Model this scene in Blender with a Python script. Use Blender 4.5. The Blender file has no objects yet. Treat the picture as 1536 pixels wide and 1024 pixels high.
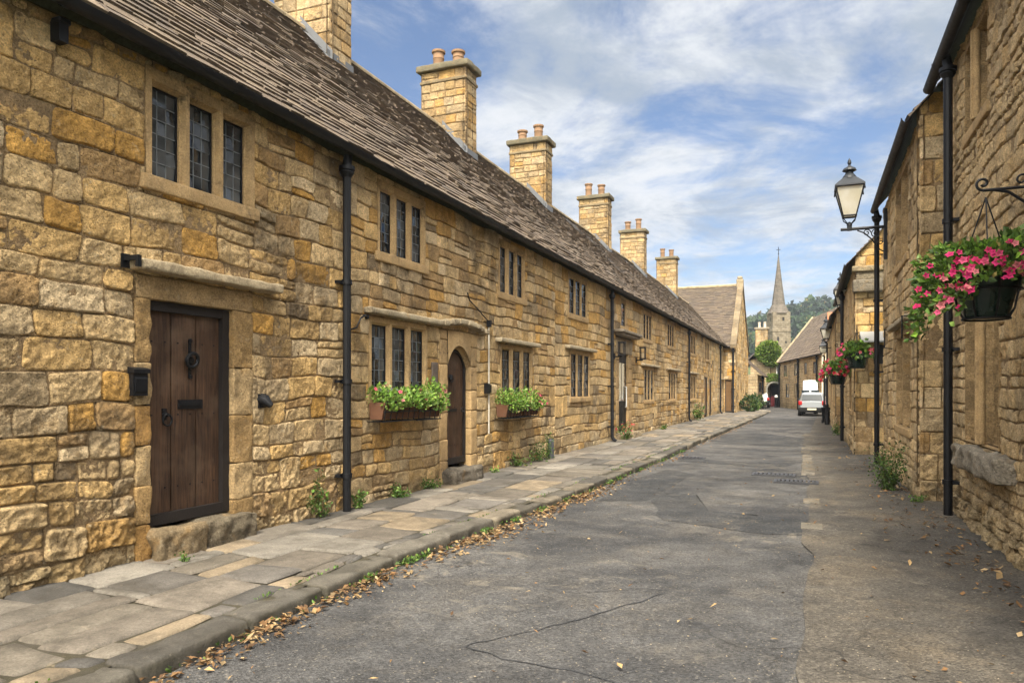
import bpy, math, random
import numpy as np
from mathutils import Vector
rnd = random.Random(7)
R = math.radians
GLOW = 30.0
scene = bpy.context.scene
COL = scene.collection

# ------------------------------------------------------------------ numpy noise
def _hash(i, j, k, seed):
    h = (i.astype(np.int64) * 374761393 + j.astype(np.int64) * 668265263 + k.astype(np.int64) * 2147483647 + seed * 974634541) & 0xFFFFFFFF
    h = ((h ^ (h >> 13)) * 1274126177) & 0xFFFFFFFF
    h = (h ^ (h >> 16)) & 0xFFFFFFFF
    h = ((h ^ (h >> 15)) * 2246822519) & 0xFFFFFFFF
    return ((h ^ (h >> 13)) & 0xFFFFFF) / float(0xFFFFFF)

def noise3(x, y, z=0.0, seed=0):
    x, y, z = np.broadcast_arrays(np.asarray(x, float), np.asarray(y, float), np.asarray(z, float))
    i, j, k = np.floor(x), np.floor(y), np.floor(z)
    f, g, h = x - i, y - j, z - k
    f = f * f * (3 - 2 * f); g = g * g * (3 - 2 * g); h = h * h * (3 - 2 * h)
    out = 0.0
    for a in (0, 1):
        for b in (0, 1):
            for c in (0, 1):
                w = (f if a else 1 - f) * (g if b else 1 - g) * (h if c else 1 - h)
                out = out + w * _hash(i + a, j + b, k + c, seed)
    return out * 2 - 1

def fbm(x, y, z=0.0, seed=0, o=3):
    s, a, t = 0.0, 1.0, 0.0
    for n in range(o):
        f = 2.03 ** n
        s = s + a * noise3(np.asarray(x) * f, np.asarray(y) * f, np.asarray(z) * f, seed + n * 17)
        t += a; a *= 0.5
    return s / t

# ------------------------------------------------------------------ mesh builder
class MB:
    def __init__(s):
        s.v, s.q, s.c, s.m, s.n = [], [], [], [], 0
    def add(s, v, q, col=(.5, .5, .5), mat=0):
        v = np.asarray(v, float).reshape(-1, 3); q = np.asarray(q, int)
        if q.ndim == 1: q = q.reshape(-1, 4)
        if q.shape[1] == 3: q = np.concatenate([q, q[:, 2:3]], 1)
        s.v.append(v); s.q.append(q + s.n)
        c = np.asarray(col, float)
        s.c.append(np.broadcast_to(c, (len(v), 3)) if c.ndim == 1 else c)
        s.m.append(np.full(len(q), mat)); s.n += len(v)
        return s
    def poly(s, pts, col=(.5, .5, .5), mat=0):
        pts = np.asarray(pts, float); n = len(pts)
        if n == 4: return s.add(pts, [[0, 1, 2, 3]], col, mat)
        c = pts.mean(0)
        return s.add(np.vstack([pts, c]), [[i, (i + 1) % n, n, n] for i in range(n)], col, mat)
    def prism(s, pts2, o, e1, e2, e3, d0, d1, col=(.5, .5, .5), mat=0):
        o, e1, e2, e3 = map(np.asarray, (o, e1, e2, e3))
        A = np.array([o + e1 * a + e2 * b + e3 * d0 for a, b in pts2]); B = np.array([o + e1 * a + e2 * b + e3 * d1 for a, b in pts2])
        n = len(A); s.poly(A, col, mat); s.poly(B, col, mat)
        s.add(np.vstack([A, B]), [[i, (i + 1) % n, n + (i + 1) % n, n + i] for i in range(n)], col, mat)
        return s
    def box(s, lo, hi, col=(.5, .5, .5), mat=0, fr=None):
        x0, y0, z0 = lo; x1, y1, z1 = hi
        v = np.array([(x, y, z) for x in (x0, x1) for y in (y0, y1) for z in (z0, z1)], float)
        if fr is not None: v = fr.P(v[:, 0], v[:, 1], v[:, 2])
        return s.add(v, [[0, 1, 3, 2], [4, 6, 7, 5], [0, 4, 5, 1], [2, 3, 7, 6], [0, 2, 6, 4], [1, 5, 7, 3]], col, mat)
    def tube(s, pts, r, n=8, col=(.5, .5, .5), mat=0, caps=True, closed=False):
        pts = np.asarray(pts, float); k = len(pts); r = np.broadcast_to(np.asarray(r, float), (k,))
        T = np.gradient(pts, axis=0) if not closed else np.roll(pts, -1, 0) - np.roll(pts, 1, 0)
        T /= np.linalg.norm(T, axis=1)[:, None] + 1e-9
        ref = np.array([0, 0, 1.]) if abs(T[0][2]) < .9 else np.array([1., 0, 0])
        N = np.cross(T[0], ref); N /= np.linalg.norm(N); rows = []
        for i in range(k):
            N = N - T[i] * N.dot(T[i]); N /= np.linalg.norm(N) + 1e-9
            B = np.cross(T[i], N); a = np.arange(n) * 2 * math.pi / n
            rows.append(pts[i] + r[i] * (np.cos(a)[:, None] * N + np.sin(a)[:, None] * B))
        v = np.vstack(rows); q = []
        for i in range(k if closed else k - 1):
            for j in range(n):
                i2 = (i + 1) % k
                q.append([i * n + j, i * n + (j + 1) % n, i2 * n + (j + 1) % n, i2 * n + j])
        s.add(v, q, col, mat)
        if caps and not closed:
            s.poly(rows[0], col, mat); s.poly(rows[-1], col, mat)
        return s
    def lathe(s, prof, c, n=16, col=(.5, .5, .5), mat=0, sq=False, ang=0.0):
        c = np.asarray(c, float); a = np.arange(n) * 2 * math.pi / n + ang
        v = np.vstack([np.stack([c[0] + r * np.cos(a), c[1] + r * np.sin(a), np.full(n, c[2] + z)], 1) for r, z in prof])
        q = [[i * n + j, i * n + (j + 1) % n, (i + 1) * n + (j + 1) % n, (i + 1) * n + j] for i in range(len(prof) - 1) for j in range(n)]
        return s.add(v, q, col, mat)
    def rock(s, lo, hi, res=.06, rad=.02, amp=.01, col=(.5, .5, .5), mat=0, fr=None, seed=0, freq=7., cvar=.12):
        lo = np.asarray(lo, float); hi = np.asarray(hi, float); c = (lo + hi) / 2; h = (hi - lo) / 2
        rad = min(rad, h.min() * .9)
        for ax in range(3):
            o1, o2 = (ax + 1) % 3, (ax + 2) % 3
            def ticks(hh):
                k = max(2, min(60, int(2 * hh / res) + 1)); t = np.linspace(-hh + rad, hh - rad, k)
                return np.concatenate([[-hh, -hh + rad * .45], t, [hh - rad * .45, hh]])
            t1, t2 = ticks(h[o1]), ticks(h[o2])
            A, B = np.meshgrid(t1, t2, indexing='ij')
            for sg in (-1, 1):
                p = np.zeros(A.shape + (3,)); p[..., ax] = sg * h[ax]; p[..., o1] = A; p[..., o2] = B
                p = p.reshape(-1, 3); q_ = np.clip(p, -(h - rad), h - rad); d = p - q_
                L = np.linalg.norm(d, axis=1)[:, None] + 1e-9; nn = d / L
                p = q_ + nn * rad + c
                p = p + nn * (amp * fbm(p[:, 0] * freq, p[:, 1] * freq, p[:, 2] * freq, seed, 3))[:, None]
                m, n_ = A.shape; idx = np.arange(m * n_).reshape(m, n_)
                qq = np.stack([idx[:-1, :-1], idx[1:, :-1], idx[1:, 1:], idx[:-1, 1:]], -1).reshape(-1, 4)
                k = 1 + cvar * fbm(p[:, 0] * 3, p[:, 1] * 3, p[:, 2] * 3, seed + 5, 3)
                cc = np.asarray(col, float)[None, :] * k[:, None]
                w = fr.P(p[:, 0], p[:, 1], p[:, 2]) if fr is not None else p
                s.add(w, qq, cc, mat)
        return s
    def build(s, name, mats, parent=None, smooth=True, world=True):
        me = bpy.data.meshes.new(name)
        v = np.vstack(s.v); q = np.vstack(s.q); c = np.vstack(s.c); m = np.concatenate(s.m)
        tri = q[:, 2] == q[:, 3]
        tot = np.where(tri, 3, 4)
        start = np.concatenate([[0], np.cumsum(tot)[:-1]])
        mask = np.ones(q.shape, bool); mask[tri, 3] = False
        loops = q[mask]
        me.vertices.add(len(v)); me.vertices.foreach_set('co', v.astype(np.float32).ravel())
        me.loops.add(len(loops)); me.loops.foreach_set('vertex_index', loops.astype(np.int32))
        me.polygons.add(len(q)); me.polygons.foreach_set('loop_start', start.astype(np.int32)); me.polygons.foreach_set('loop_total', tot.astype(np.int32))
        if not isinstance(mats, (list, tuple)): mats = [mats]
        for k in mats: me.materials.append(k)
        me.polygons.foreach_set('material_index', m.astype(np.int32))
        me.polygons.foreach_set('use_smooth', np.full(len(q), bool(smooth)))
        at = me.color_attributes.new('Col', 'FLOAT_COLOR', 'POINT')
        at.data.foreach_set('color', np.concatenate([c, np.ones((len(c), 1))], 1).astype(np.float32).ravel())
        me.update(calc_edges=True); me.validate()
        if smooth == 'auto':
            me.polygons.foreach_set('use_smooth', np.full(len(q), True)); me.set_sharp_from_angle(angle=R(35))
        o = bpy.data.objects.new(name, me); COL.objects.link(o)
        if parent is not None:
            o.parent = parent
            if world: o.location = -wloc(parent)
        return o

def wloc(o):
    w = Vector(o.location)
    while o.parent is not None:
        o = o.parent; w = w + Vector(o.location)
    return w

def tag(o, label=None, cat=None, group=None, kind=None):
    if label: o['label'] = label
    if cat: o['category'] = cat
    if group: o['group'] = group
    if kind: o['kind'] = kind
    return o

def thing(name, loc, label, cat, group=None, rz=0):
    o = bpy.data.objects.new(name, None); COL.objects.link(o); o.empty_display_size = .2
    o.location = loc; o.rotation_euler = (0, 0, rz)
    return tag(o, label, cat, group)

def dup(root, loc, rz=0, sc=1.0, label=None):
    r = root.copy(); COL.objects.link(r); r.location = loc; r.rotation_euler = (0, 0, rz); r.scale = (sc, sc, sc)
    if label: r['label'] = label
    for ch in list(root.children):
        c = ch.copy(); COL.objects.link(c); c.parent = r
        for g in list(ch.children):
            d = g.copy(); COL.objects.link(d); d.parent = c
    return r

class Frame:
    def __init__(s, o, u, n):
        s.o, s.u, s.n = np.asarray(o, float), np.asarray(u, float), np.asarray(n, float)
    def P(s, u, d, h):      # along wall, outward, up
        u, d, h = np.broadcast_arrays(np.asarray(u, float), np.asarray(d, float), np.asarray(h, float))
        return s.o + u[..., None] * s.u + d[..., None] * s.n + h[..., None] * np.array([0, 0, 1.])

# ------------------------------------------------------------------ materials
class NT:
    def __init__(s, name):
        s.m = bpy.data.materials.new(name); s.m.use_nodes = True
        s.t = s.m.node_tree; s.N = s.t.nodes; s.L = s.t.links
        s.b = s.N['Principled BSDF']; s.geo = None
    def n(s, ty, **k):
        x = s.N.new(ty)
        for a, b in k.items(): setattr(x, a, b)
        return x
    def l(s, a, b): s.L.new(a, b)
    def pos(s, scale=(1, 1, 1), local=False):
        g = s.n('ShaderNodeTexCoord') if local else s.n('ShaderNodeNewGeometry')
        out = g.outputs['Object'] if local else g.outputs['Position']
        if tuple(scale) == (1, 1, 1): return out
        v = s.n('ShaderNodeVectorMath', operation='MULTIPLY'); v.inputs[1].default_value = scale; s.l(out, v.inputs[0]); return v.outputs[0]
    def noise(s, vec, scale, detail=4, rough=.55, dist=0.0):
        x = s.n('ShaderNodeTexNoise'); s.l(vec, x.inputs['Vector']); x.inputs['Scale'].default_value = scale
        x.inputs['Detail'].default_value = detail; x.inputs['Roughness'].default_value = rough; x.inputs['Distortion'].default_value = dist
        return x.outputs['Fac']
    def voro(s, vec, scale, feature='F1'):
        x = s.n('ShaderNodeTexVoronoi', feature=feature); s.l(vec, x.inputs['Vector']); x.inputs['Scale'].default_value = scale
        return x.outputs['Distance']
    def ramp(s, f, lo, hi, a=0.0, b=1.0):
        x = s.n('ShaderNodeMapRange'); x.clamp = True; s.l(f, x.inputs[0])
        for i, v in enumerate((lo, hi, a, b)): x.inputs[i + 1].default_value = v
        return x.outputs[0]
    def mix(s, f, a, b, blend='MIX'):
        x = s.n('ShaderNodeMix', data_type='RGBA', blend_type=blend)
        for i, v in ((0, f), (6, a), (7, b)):
            if isinstance(v, (int, float)): x.inputs[i].default_value = v
            elif isinstance(v, tuple): x.inputs[i].default_value = (*v, 1)
            else: s.l(v, x.inputs[i])
        return x.outputs[2]
    def math(s, op, a, b=0.0):
        x = s.n('ShaderNodeMath', operation=op)
        for i, v in ((0, a), (1, b)):
            if isinstance(v, (int, float)): x.inputs[i].default_value = v
            else: s.l(v, x.inputs[i])
        return x.outputs[0]
    def attr(s):
        a = s.n('ShaderNodeAttribute'); a.attribute_name = 'Col'; return a.outputs['Color']
    def scalecol(s, col, f):
        v = s.n('ShaderNodeVectorMath', operation='SCALE'); s.l(col, v.inputs[0])
        if isinstance(f, (int, float)): v.inputs['Scale'].default_value = f
        else: s.l(f, v.inputs['Scale'])
        return v.outputs[0]
    def bump(s, hs, strength=.5, dist=.01):
        prev = None
        for f, d in hs:
            b = s.n('ShaderNodeBump'); b.inputs['Strength'].default_value = strength; b.inputs['Distance'].default_value = d
            s.l(f, b.inputs['Height'])
            if prev is not None: s.l(prev, b.inputs['Normal'])
            prev = b.outputs[0]
        s.l(prev, s.b.inputs['Normal'])
    def base(s, c, rough=.9, spec=.25, metal=0.0):
        if isinstance(c, tuple): s.b.inputs['Base Color'].default_value = (*c, 1)
        else: s.l(c, s.b.inputs['Base Color'])
        if isinstance(rough, (int, float)): s.b.inputs['Roughness'].default_value = rough
        else: s.l(rough, s.b.inputs['Roughness'])
        s.b.inputs['Specular IOR Level'].default_value = spec
        s.b.inputs['Metallic'].default_value = metal
        return s.m

def pits_bw(t, c):
    x = t.n('ShaderNodeRGBToBW'); t.l(c, x.inputs[0]); return x.outputs[0]

def m_stone(name='weathered_limestone', crust=.5, bumpk=1.0):
    t = NT(name); p = t.pos()
    n1 = t.noise(p, 9, 6, .62); n2 = t.noise(p, 55, 5, .7); n3 = t.noise(p, 2.3, 5, .6)
    c = t.scalecol(t.attr(), t.ramp(n1, .3, .72, .68, 1.24))
    c = t.scalecol(c, t.ramp(n2, .3, .7, .50, 1.34))
    # ochre iron staining, pale lichen, dark crust
    c = t.mix(t.ramp(t.noise(p, 4.2, 5, .6), .56, .74, 0, .4), c, (.47, .27, .08))
    c = t.mix(t.ramp(t.noise(p, 13, 6, .65), .6, .72, 0, .5), c, (.50, .44, .31))
    mk = t.math('MULTIPLY', t.ramp(n3, .5, .68), t.ramp(t.noise(p, 17, 6, .7), .42, .62))
    c = t.mix(t.math('MULTIPLY', mk, crust), c, (.085, .066, .045))
    c = t.mix(t.ramp(t.noise(p, 33, 7, .75), .58, .70, 0, .62), c, (.15, .105, .06))
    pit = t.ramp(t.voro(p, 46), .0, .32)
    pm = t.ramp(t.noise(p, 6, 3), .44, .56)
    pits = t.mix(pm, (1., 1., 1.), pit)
    c = t.mix(t.math('MULTIPLY', t.math('SUBTRACT', 1.0, t.ramp(pits_bw(t, pits), .25, .75)), .7), c, (.13, .088, .048))  # pits darkened in the colour: dirt plus painted shade the bump lacks
    t.bump([(t.noise(p, 19, 7, .74), .055 * bumpk), (pits, .024 * bumpk), (t.noise(p, 110, 4, .7), .004 * bumpk)], .9)
    return t.base(c, .93, .2)

def m_dressed(name='dressed_limestone'):
    t = NT(name); p = t.pos()
    c = t.scalecol(t.attr(), t.ramp(t.noise(p, 5, 6, .6), .3, .7, .78, 1.2))
    c = t.scalecol(c, t.ramp(t.noise(p, 60, 4, .7), .3, .7, .66, 1.24))
    mk = t.math('MULTIPLY', t.ramp(t.noise(p, 2.1, 4), .5, .66), t.ramp(t.noise(p, 19, 6, .7), .42, .6))
    c = t.mix(t.math('MULTIPLY', mk, .88), c, (.12, .09, .055))
    c = t.mix(t.ramp(t.noise(p, 6, 6, .7), .56, .70, 0, .5), c, (.40, .235, .08))
    t.bump([(t.noise(p, 22, 7, .72), .030), (t.noise(p, 120, 4, .7), .005)], .9)
    return t.base(c, .92, .2)

def m_slate():
    t = NT('stone_slates'); p = t.pos()
    c = t.scalecol(t.attr(), t.ramp(t.noise(p, 14, 5, .65), .3, .7, .74, 1.22))
    c = t.mix(t.ramp(t.noise(p, 7, 6, .7), .60, .74, 0, .3), c, (.27, .24, .19))
    c = t.mix(t.ramp(t.noise(p, 1.3, 4, .6), .5, .72, 0, .55), c, (.055, .05, .042))
    t.bump([(t.noise(p, 26, 7, .7), .016), (t.noise(p, 120, 3, .7), .004)], .9)
    return t.base(c, .9, .25)

def m_simple(name, col, rough=.6, spec=.3, metal=0., var=.15, scale=12, bump=.003):
    t = NT(name); p = t.pos(local=True)
    n = t.noise(p, scale, 5, .6)
    c = t.mix(n, tuple(x * (1 - var) for x in col), tuple(min(1, x * (1 + var)) for x in col))
    if bump: t.bump([(t.noise(p, scale * 6, 4, .6), bump)], .6)
    return t.base(c, t.ramp(n, .3, .7, rough * .85, min(1, rough * 1.15)), spec, metal)

def m_attr(name, rough=.7, spec=.3, scale=20, amp=.25, bump=.0, trans=0.0):
    t = NT(name); p = t.pos()
    c = t.scalecol(t.attr(), t.ramp(t.noise(p, scale, 4, .6), .3, .7, 1 - amp, 1 + amp))
    if bump: t.bump([(t.noise(p, scale * 4, 5, .65), bump)], .8)
    t.base(c, rough, spec)
    if trans:
        tr = t.n('ShaderNodeBsdfTranslucent'); t.l(c, tr.inputs[0]); mx = t.n('ShaderNodeMixShader'); mx.inputs[0].default_value = trans
        t.l(t.b.outputs[0], mx.inputs[1]); t.l(tr.outputs[0], mx.inputs[2])
        t.l(mx.outputs[0], t.N['Material Output'].inputs['Surface'])
    return t.m

def m_wood():
    t = NT('old_oak'); p = t.pos((22, 22, 1.3)); p2 = t.pos()
    g = t.noise(p, 2.2, 8, .62, .6); w = t.noise(p2, 3, 4)
    c = t.mix(t.ramp(g, .3, .7), (.016, .009, .006), (.085, .045, .024))
    c = t.mix(t.ramp(w, .48, .7, 0, .6), c, (.12, .078, .05))
    c = t.scalecol(c, t.ramp(t.noise(p2, 1.7, 3), .3, .7, .7, 1.35))
    c = t.mix(t.ramp(t.noise(p2, 70, 3, .7), .7, .78, 0, .5), c, (.16, .12, .09))
    t.bump([(g, .006), (t.noise(p, 9, 5, .7), .003)], .8)
    return t.base(c, .62, .3)

def m_asphalt(name, c0, c1, dirt, dirtk):
    t = NT(name); p = t.pos()
    c = t.mix(t.ramp(t.noise(p, .55, 6, .62, .4), .38, .64), c0, c1)
    c = t.mix(t.math('MULTIPLY', t.ramp(t.noise(p, 1.1, 7, .65, .6), .50, .68), dirtk), c, dirt)
    c = t.scalecol(c, t.ramp(t.noise(p, 2.4, 7, .68, .5), .3, .7, .66, 1.3))
    agg = t.n('ShaderNodeTexVoronoi'); t.l(p, agg.inputs['Vector']); agg.inputs['Scale'].default_value = 75
    sep = t.n('ShaderNodeSeparateColor'); t.l(agg.outputs['Color'], sep.inputs[0])
    c = t.scalecol(c, t.ramp(sep.outputs[0], 0, 1, .56, 1.46))
    c = t.mix(t.ramp(sep.outputs[1], .965, .985, 0, .4), c, (.28, .25, .2))
    # scoured pale streaks
    st = t.math('MULTIPLY', t.ramp(t.noise(p, 2.6, 8, .72, 1.2), .54, .66), t.ramp(t.noise(p, .42, 3), .46, .58))
    c = t.mix(t.math('MULTIPLY', st, .7), c, (.21, .185, .145))
    # fine hairline cracking
    cr = t.n('ShaderNodeTexVoronoi', feature='DISTANCE_TO_EDGE'); cr.inputs['Scale'].default_value = .55
    wp = t.n('ShaderNodeVectorMath', operation='ADD'); nz = t.n('ShaderNodeTexNoise'); t.l(p, nz.inputs['Vector']); nz.inputs['Scale'].default_value = 1.7; nz.inputs['Detail'].default_value = 7
    t.l(p, wp.inputs[0]); t.l(nz.outputs['Color'], wp.inputs[1]); t.l(wp.outputs[0], cr.inputs['Vector'])
    ck = t.math('MULTIPLY', t.ramp(cr.outputs['Distance'], .0, .010, 1, 0), t.ramp(t.noise(p, .35, 3), .5, .56))
    c = t.mix(t.math('MULTIPLY', ck, .8), c, (.022, .02, .018))
    t.bump([(agg.outputs['Distance'], .013), (t.noise(p, 22, 6, .7), .020), (t.noise(p, 3.5, 5), .03)], .85)
    return t.base(c, t.ramp(t.noise(p, 1.4, 4), .3, .7, .72, .93), .35)

def m_masonry(name, c0, c1, c2, bw=.5, bh=.25):
    t = NT(name); g = t.n('ShaderNodeTexCoord'); s = t.n('ShaderNodeSeparateXYZ'); t.l(g.outputs['Object'], s.inputs[0])
    cb = t.n('ShaderNodeCombineXYZ'); t.l(t.math('ADD', s.outputs[0], s.outputs[1]), cb.inputs[0]); t.l(s.outputs[2], cb.inputs[1])
    b = t.n('ShaderNodeTexBrick'); t.l(cb.outputs[0], b.inputs['Vector'])
    b.inputs['Color1'].default_value = (*c0, 1); b.inputs['Color2'].default_value = (*c1, 1); b.inputs['Mortar'].default_value = (*c2, 1)
    b.inputs['Scale'].default_value = 1; b.inputs['Mortar Size'].default_value = .018; b.inputs['Brick Width'].default_value = bw; b.inputs['Row Height'].default_value = bh
    p = t.pos()
    c = t.scalecol(b.outputs['Color'], t.ramp(t.noise(p, 2.2, 6, .7), .3, .7, .6, 1.4))
    c = t.mix(t.ramp(t.noise(p, 1.1, 5, .65), .55, .72, 0, .5), c, (.13, .10, .07))
    t.bump([(t.noise(p, 8, 6, .7), .05), (b.outputs['Fac'], -.02)], .8)
    return t.base(c, .93, .2)

def m_glass(name='leaded_glass'):
    t = NT(name); p = t.pos()
    c = t.mix(t.ramp(t.noise(p, 1.7, 3), .4, .65), (.006, .008, .010), (.085, .092, .095))
    t.bump([(t.noise(p, 9, 2), .004)], .3)
    return t.base(c, .07, .6)

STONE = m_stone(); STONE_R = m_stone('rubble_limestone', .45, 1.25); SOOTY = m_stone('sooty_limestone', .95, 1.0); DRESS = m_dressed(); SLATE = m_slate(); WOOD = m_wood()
IRON = m_simple('black_iron', (.006, .0065, .008), .5, .28, 0, .3, 14, .002)
LEAD = m_simple('lead', (.15, .165, .175), .5, .4, 0, .25, 20, .001)
FLASH = m_simple('lead_flashing', (.12, .125, .13), .6, .4, 0, .3, 9, .003)
GLASS = m_glass()
TERRA = m_simple('terracotta', (.105, .05, .028), .85, .2, 0, .3, 8, .004)
CLAYPOT = m_simple('clay_chimney_pot', (.25, .155, .09), .85, .2, 0, .35, 6, .004)
LEAF = m_attr('leaves', .5, .35, 7, .4, 0, .3)
PETAL = m_attr('petals', .6, .2, 9, .12, 0, .3)
DRYLEAF = m_attr('dry_leaves', .8, .2, 9, .2, 0, .15)
FLAG = NT('flagstones')
_p = FLAG.pos(); _c = FLAG.scalecol(FLAG.attr(), FLAG.ramp(FLAG.noise(_p, 3.5, 7, .65, .5), .3, .7, .66, 1.28))
_c = FLAG.scalecol(_c, FLAG.ramp(FLAG.noise(_p, 60, 5, .75), .3, .7, .66, 1.28))
_c = FLAG.mix(FLAG.ramp(FLAG.noise(_p, 1.9, 8, .72), .50, .66, 0, .7), _c, (.062, .054, .042))
_c = FLAG.mix(FLAG.ramp(FLAG.noise(_p, 8, 7, .7), .62, .72, 0, .45), _c, (.33, .27, .18))
FLAG.bump([(FLAG.noise(_p, 11, 8, .72), .030), (FLAG.noise(_p, 90, 4, .7), .006)], .9); FLAG = FLAG.base(_c, .86, .3)
PAINT_W = m_simple('white_plastic', (.72, .72, .68), .5, .3, 0, .12, 9, .001)

# ------------------------------------------------------------------ camera, world, sun
TH = math.atan((1215 - 768) / 1100.)
cam = bpy.data.cameras.new('camera'); cam.sensor_width = 36; cam.lens = 1100 / 1536 * 36; cam.shift_y = 73 / 1536
cam.clip_start = .05; cam.clip_end = 6000
co = bpy.data.objects.new('camera', cam); COL.objects.link(co); co.location = (0, 0, 1.64); co.rotation_euler = (R(90), 0, TH); scene.camera = co

SUN_EL, SUN_AZ = R(54), R(168)      # azimuth measured from +Y towards +X: high, behind the camera
sd = Vector((math.sin(SUN_AZ) * math.cos(SUN_EL), math.cos(SUN_AZ) * math.cos(SUN_EL), math.sin(SUN_EL)))
sl = bpy.data.lights.new('sun', 'SUN'); sl.energy = 3.0; sl.angle = R(11); sl.color = (1, .91, .76)
so = bpy.data.objects.new('sun', sl); COL.objects.link(so); so.location = (-20, -10, 40)
so.rotation_euler = (-sd).to_track_quat('-Z', 'Y').to_euler()
w = bpy.data.worlds.new('World'); scene.world = w; w.use_nodes = True
N, L = w.node_tree.nodes, w.node_tree.links
bg = N['Background']; bg.inputs['Strength'].default_value = .11
sk = N.new('ShaderNodeTexSky'); sk.sky_type = 'NISHITA'; sk.sun_disc = False; sk.sun_elevation = SUN_EL; sk.sun_rotation = SUN_AZ
sk.air_density = 1.0; sk.dust_density = .6; sk.ozone_density = 1.6
tc = N.new('ShaderNodeTexCoord'); sx = N.new('ShaderNodeSeparateXYZ'); L.new(tc.outputs['Generated'], sx.inputs[0])
def wm(op, a, b=0.):
    x = N.new('ShaderNodeMath'); x.operation = op
    for i, v in ((0, a), (1, b)):
        if isinstance(v, (int, float)): x.inputs[i].default_value = v
        else: L.new(v, x.inputs[i])
    return x.outputs[0]
zz = wm('ADD', wm('MAXIMUM', sx.outputs[2], 0.), .13)
cb = N.new('ShaderNodeCombineXYZ'); L.new(wm('DIVIDE', sx.outputs[0], zz), cb.inputs[0]); L.new(wm('DIVIDE', sx.outputs[1], zz), cb.inputs[1])
def wn(scale, detail, rough, dist, off):
    ad = N.new('ShaderNodeVectorMath'); ad.operation = 'ADD'; ad.inputs[1].default_value = off; L.new(cb.outputs[0], ad.inputs[0])
    x = N.new('ShaderNodeTexNoise'); L.new(ad.outputs[0], x.inputs['Vector']); x.inputs['Scale'].default_value = scale
    x.inputs['Detail'].default_value = detail; x.inputs['Roughness'].default_value = rough; x.inputs['Distortion'].default_value = dist
    return x.outputs['Fac']
def wr(f, lo, hi, a=0., b=1.):
    x = N.new('ShaderNodeMapRange'); L.new(f, x.inputs[0]); x.interpolation_type = 'SMOOTHSTEP'
    for i, v in enumerate((lo, hi, a, b)): x.inputs[i + 1].default_value = v
    return x.outputs[0]
n1 = wn(.85, 9, .62, .6, (3.1, 7.7, 0)); n2 = wn(2.7, 9, .66, .5, (1.3, 0.2, 4))
cov = wm('ADD', wm('MULTIPLY', n1, .62), wm('MULTIPLY', n2, .38))
cf = wr(cov, .405, .565, .02, .97)
shade = wr(wn(1.9, 8, .65, .4, (9, 4, 2)), .36, .62)
cc = N.new('ShaderNodeMix'); cc.data_type = 'RGBA'; L.new(shade, cc.inputs[0]); cc.inputs[6].default_value = (1.85, 2.15, 2.55, 1); cc.inputs[7].default_value = (3.6, 3.7, 3.85, 1)
mx = N.new('ShaderNodeMix'); mx.data_type = 'RGBA'; L.new(cf, mx.inputs[0]); dk = N.new('ShaderNodeVectorMath'); dk.operation = 'MULTIPLY'; dk.inputs[1].default_value = (.50, .545, .61); L.new(sk.outputs[0], dk.inputs[0]); L.new(dk.outputs[0], mx.inputs[6]); L.new(cc.outputs[2], mx.inputs[7])
# broad glow round the veiled sun, added out of view to light the walls
dt = N.new('ShaderNodeVectorMath'); dt.operation = 'DOT_PRODUCT'; L.new(tc.outputs['Generated'], dt.inputs[0]); dt.inputs[1].default_value = sd
glow = wm('MULTIPLY', wm('POWER', wm('MAXIMUM', dt.outputs['Value'], 0.), 3.0), GLOW)
gl = N.new('ShaderNodeVectorMath'); gl.operation = 'SCALE'; gl.inputs[0].default_value = (1.0, .93, .82); L.new(glow, gl.inputs['Scale'])
ad_ = N.new('ShaderNodeVectorMath'); ad_.operation = 'ADD'; L.new(mx.outputs[2], ad_.inputs[0]); L.new(gl.outputs[0], ad_.inputs[1])
L.new(ad_.outputs[0], bg.inputs['Color'])
scene.view_settings.view_transform = 'Standard'; scene.view_settings.look = 'None'; scene.view_settings.exposure = 1.17; scene.view_settings.gamma = 1
scene.cycles.max_bounces = 5; scene.cycles.adaptive_threshold = .02; scene.cycles.use_denoising = True

# ------------------------------------------------------------------ masonry
PAL = np.array([(.70, .50, .255), (.67, .44, .18), (.62, .345, .085), (.57, .43, .25), (.45, .285, .125), (.22, .16, .095), (.74, .57, .345)])
PW = np.array([.31, .26, .13, .12, .09, .03, .06]); PW = PW / PW.sum()
MORTAR = np.array((.35, .24, .125))

def subtract(rect, holes):
    out = [rect]
    for a0, a1, b0, b1 in holes:
        nxt = []
        for u0, u1, h0, h1 in out:
            if a0 >= u1 or a1 <= u0 or b0 >= h1 or b1 <= h0: nxt.append((u0, u1, h0, h1)); continue
            if u0 < a0: nxt.append((u0, a0, h0, h1))
            if a1 < u1: nxt.append((a1, u1, h0, h1))
            m0, m1 = max(u0, a0), min(u1, a1)
            if h0 < b0: nxt.append((m0, m1, h0, b0))
            if b1 < h1: nxt.append((m0, m1, b1, h1))
        out = nxt
    return out

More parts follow.
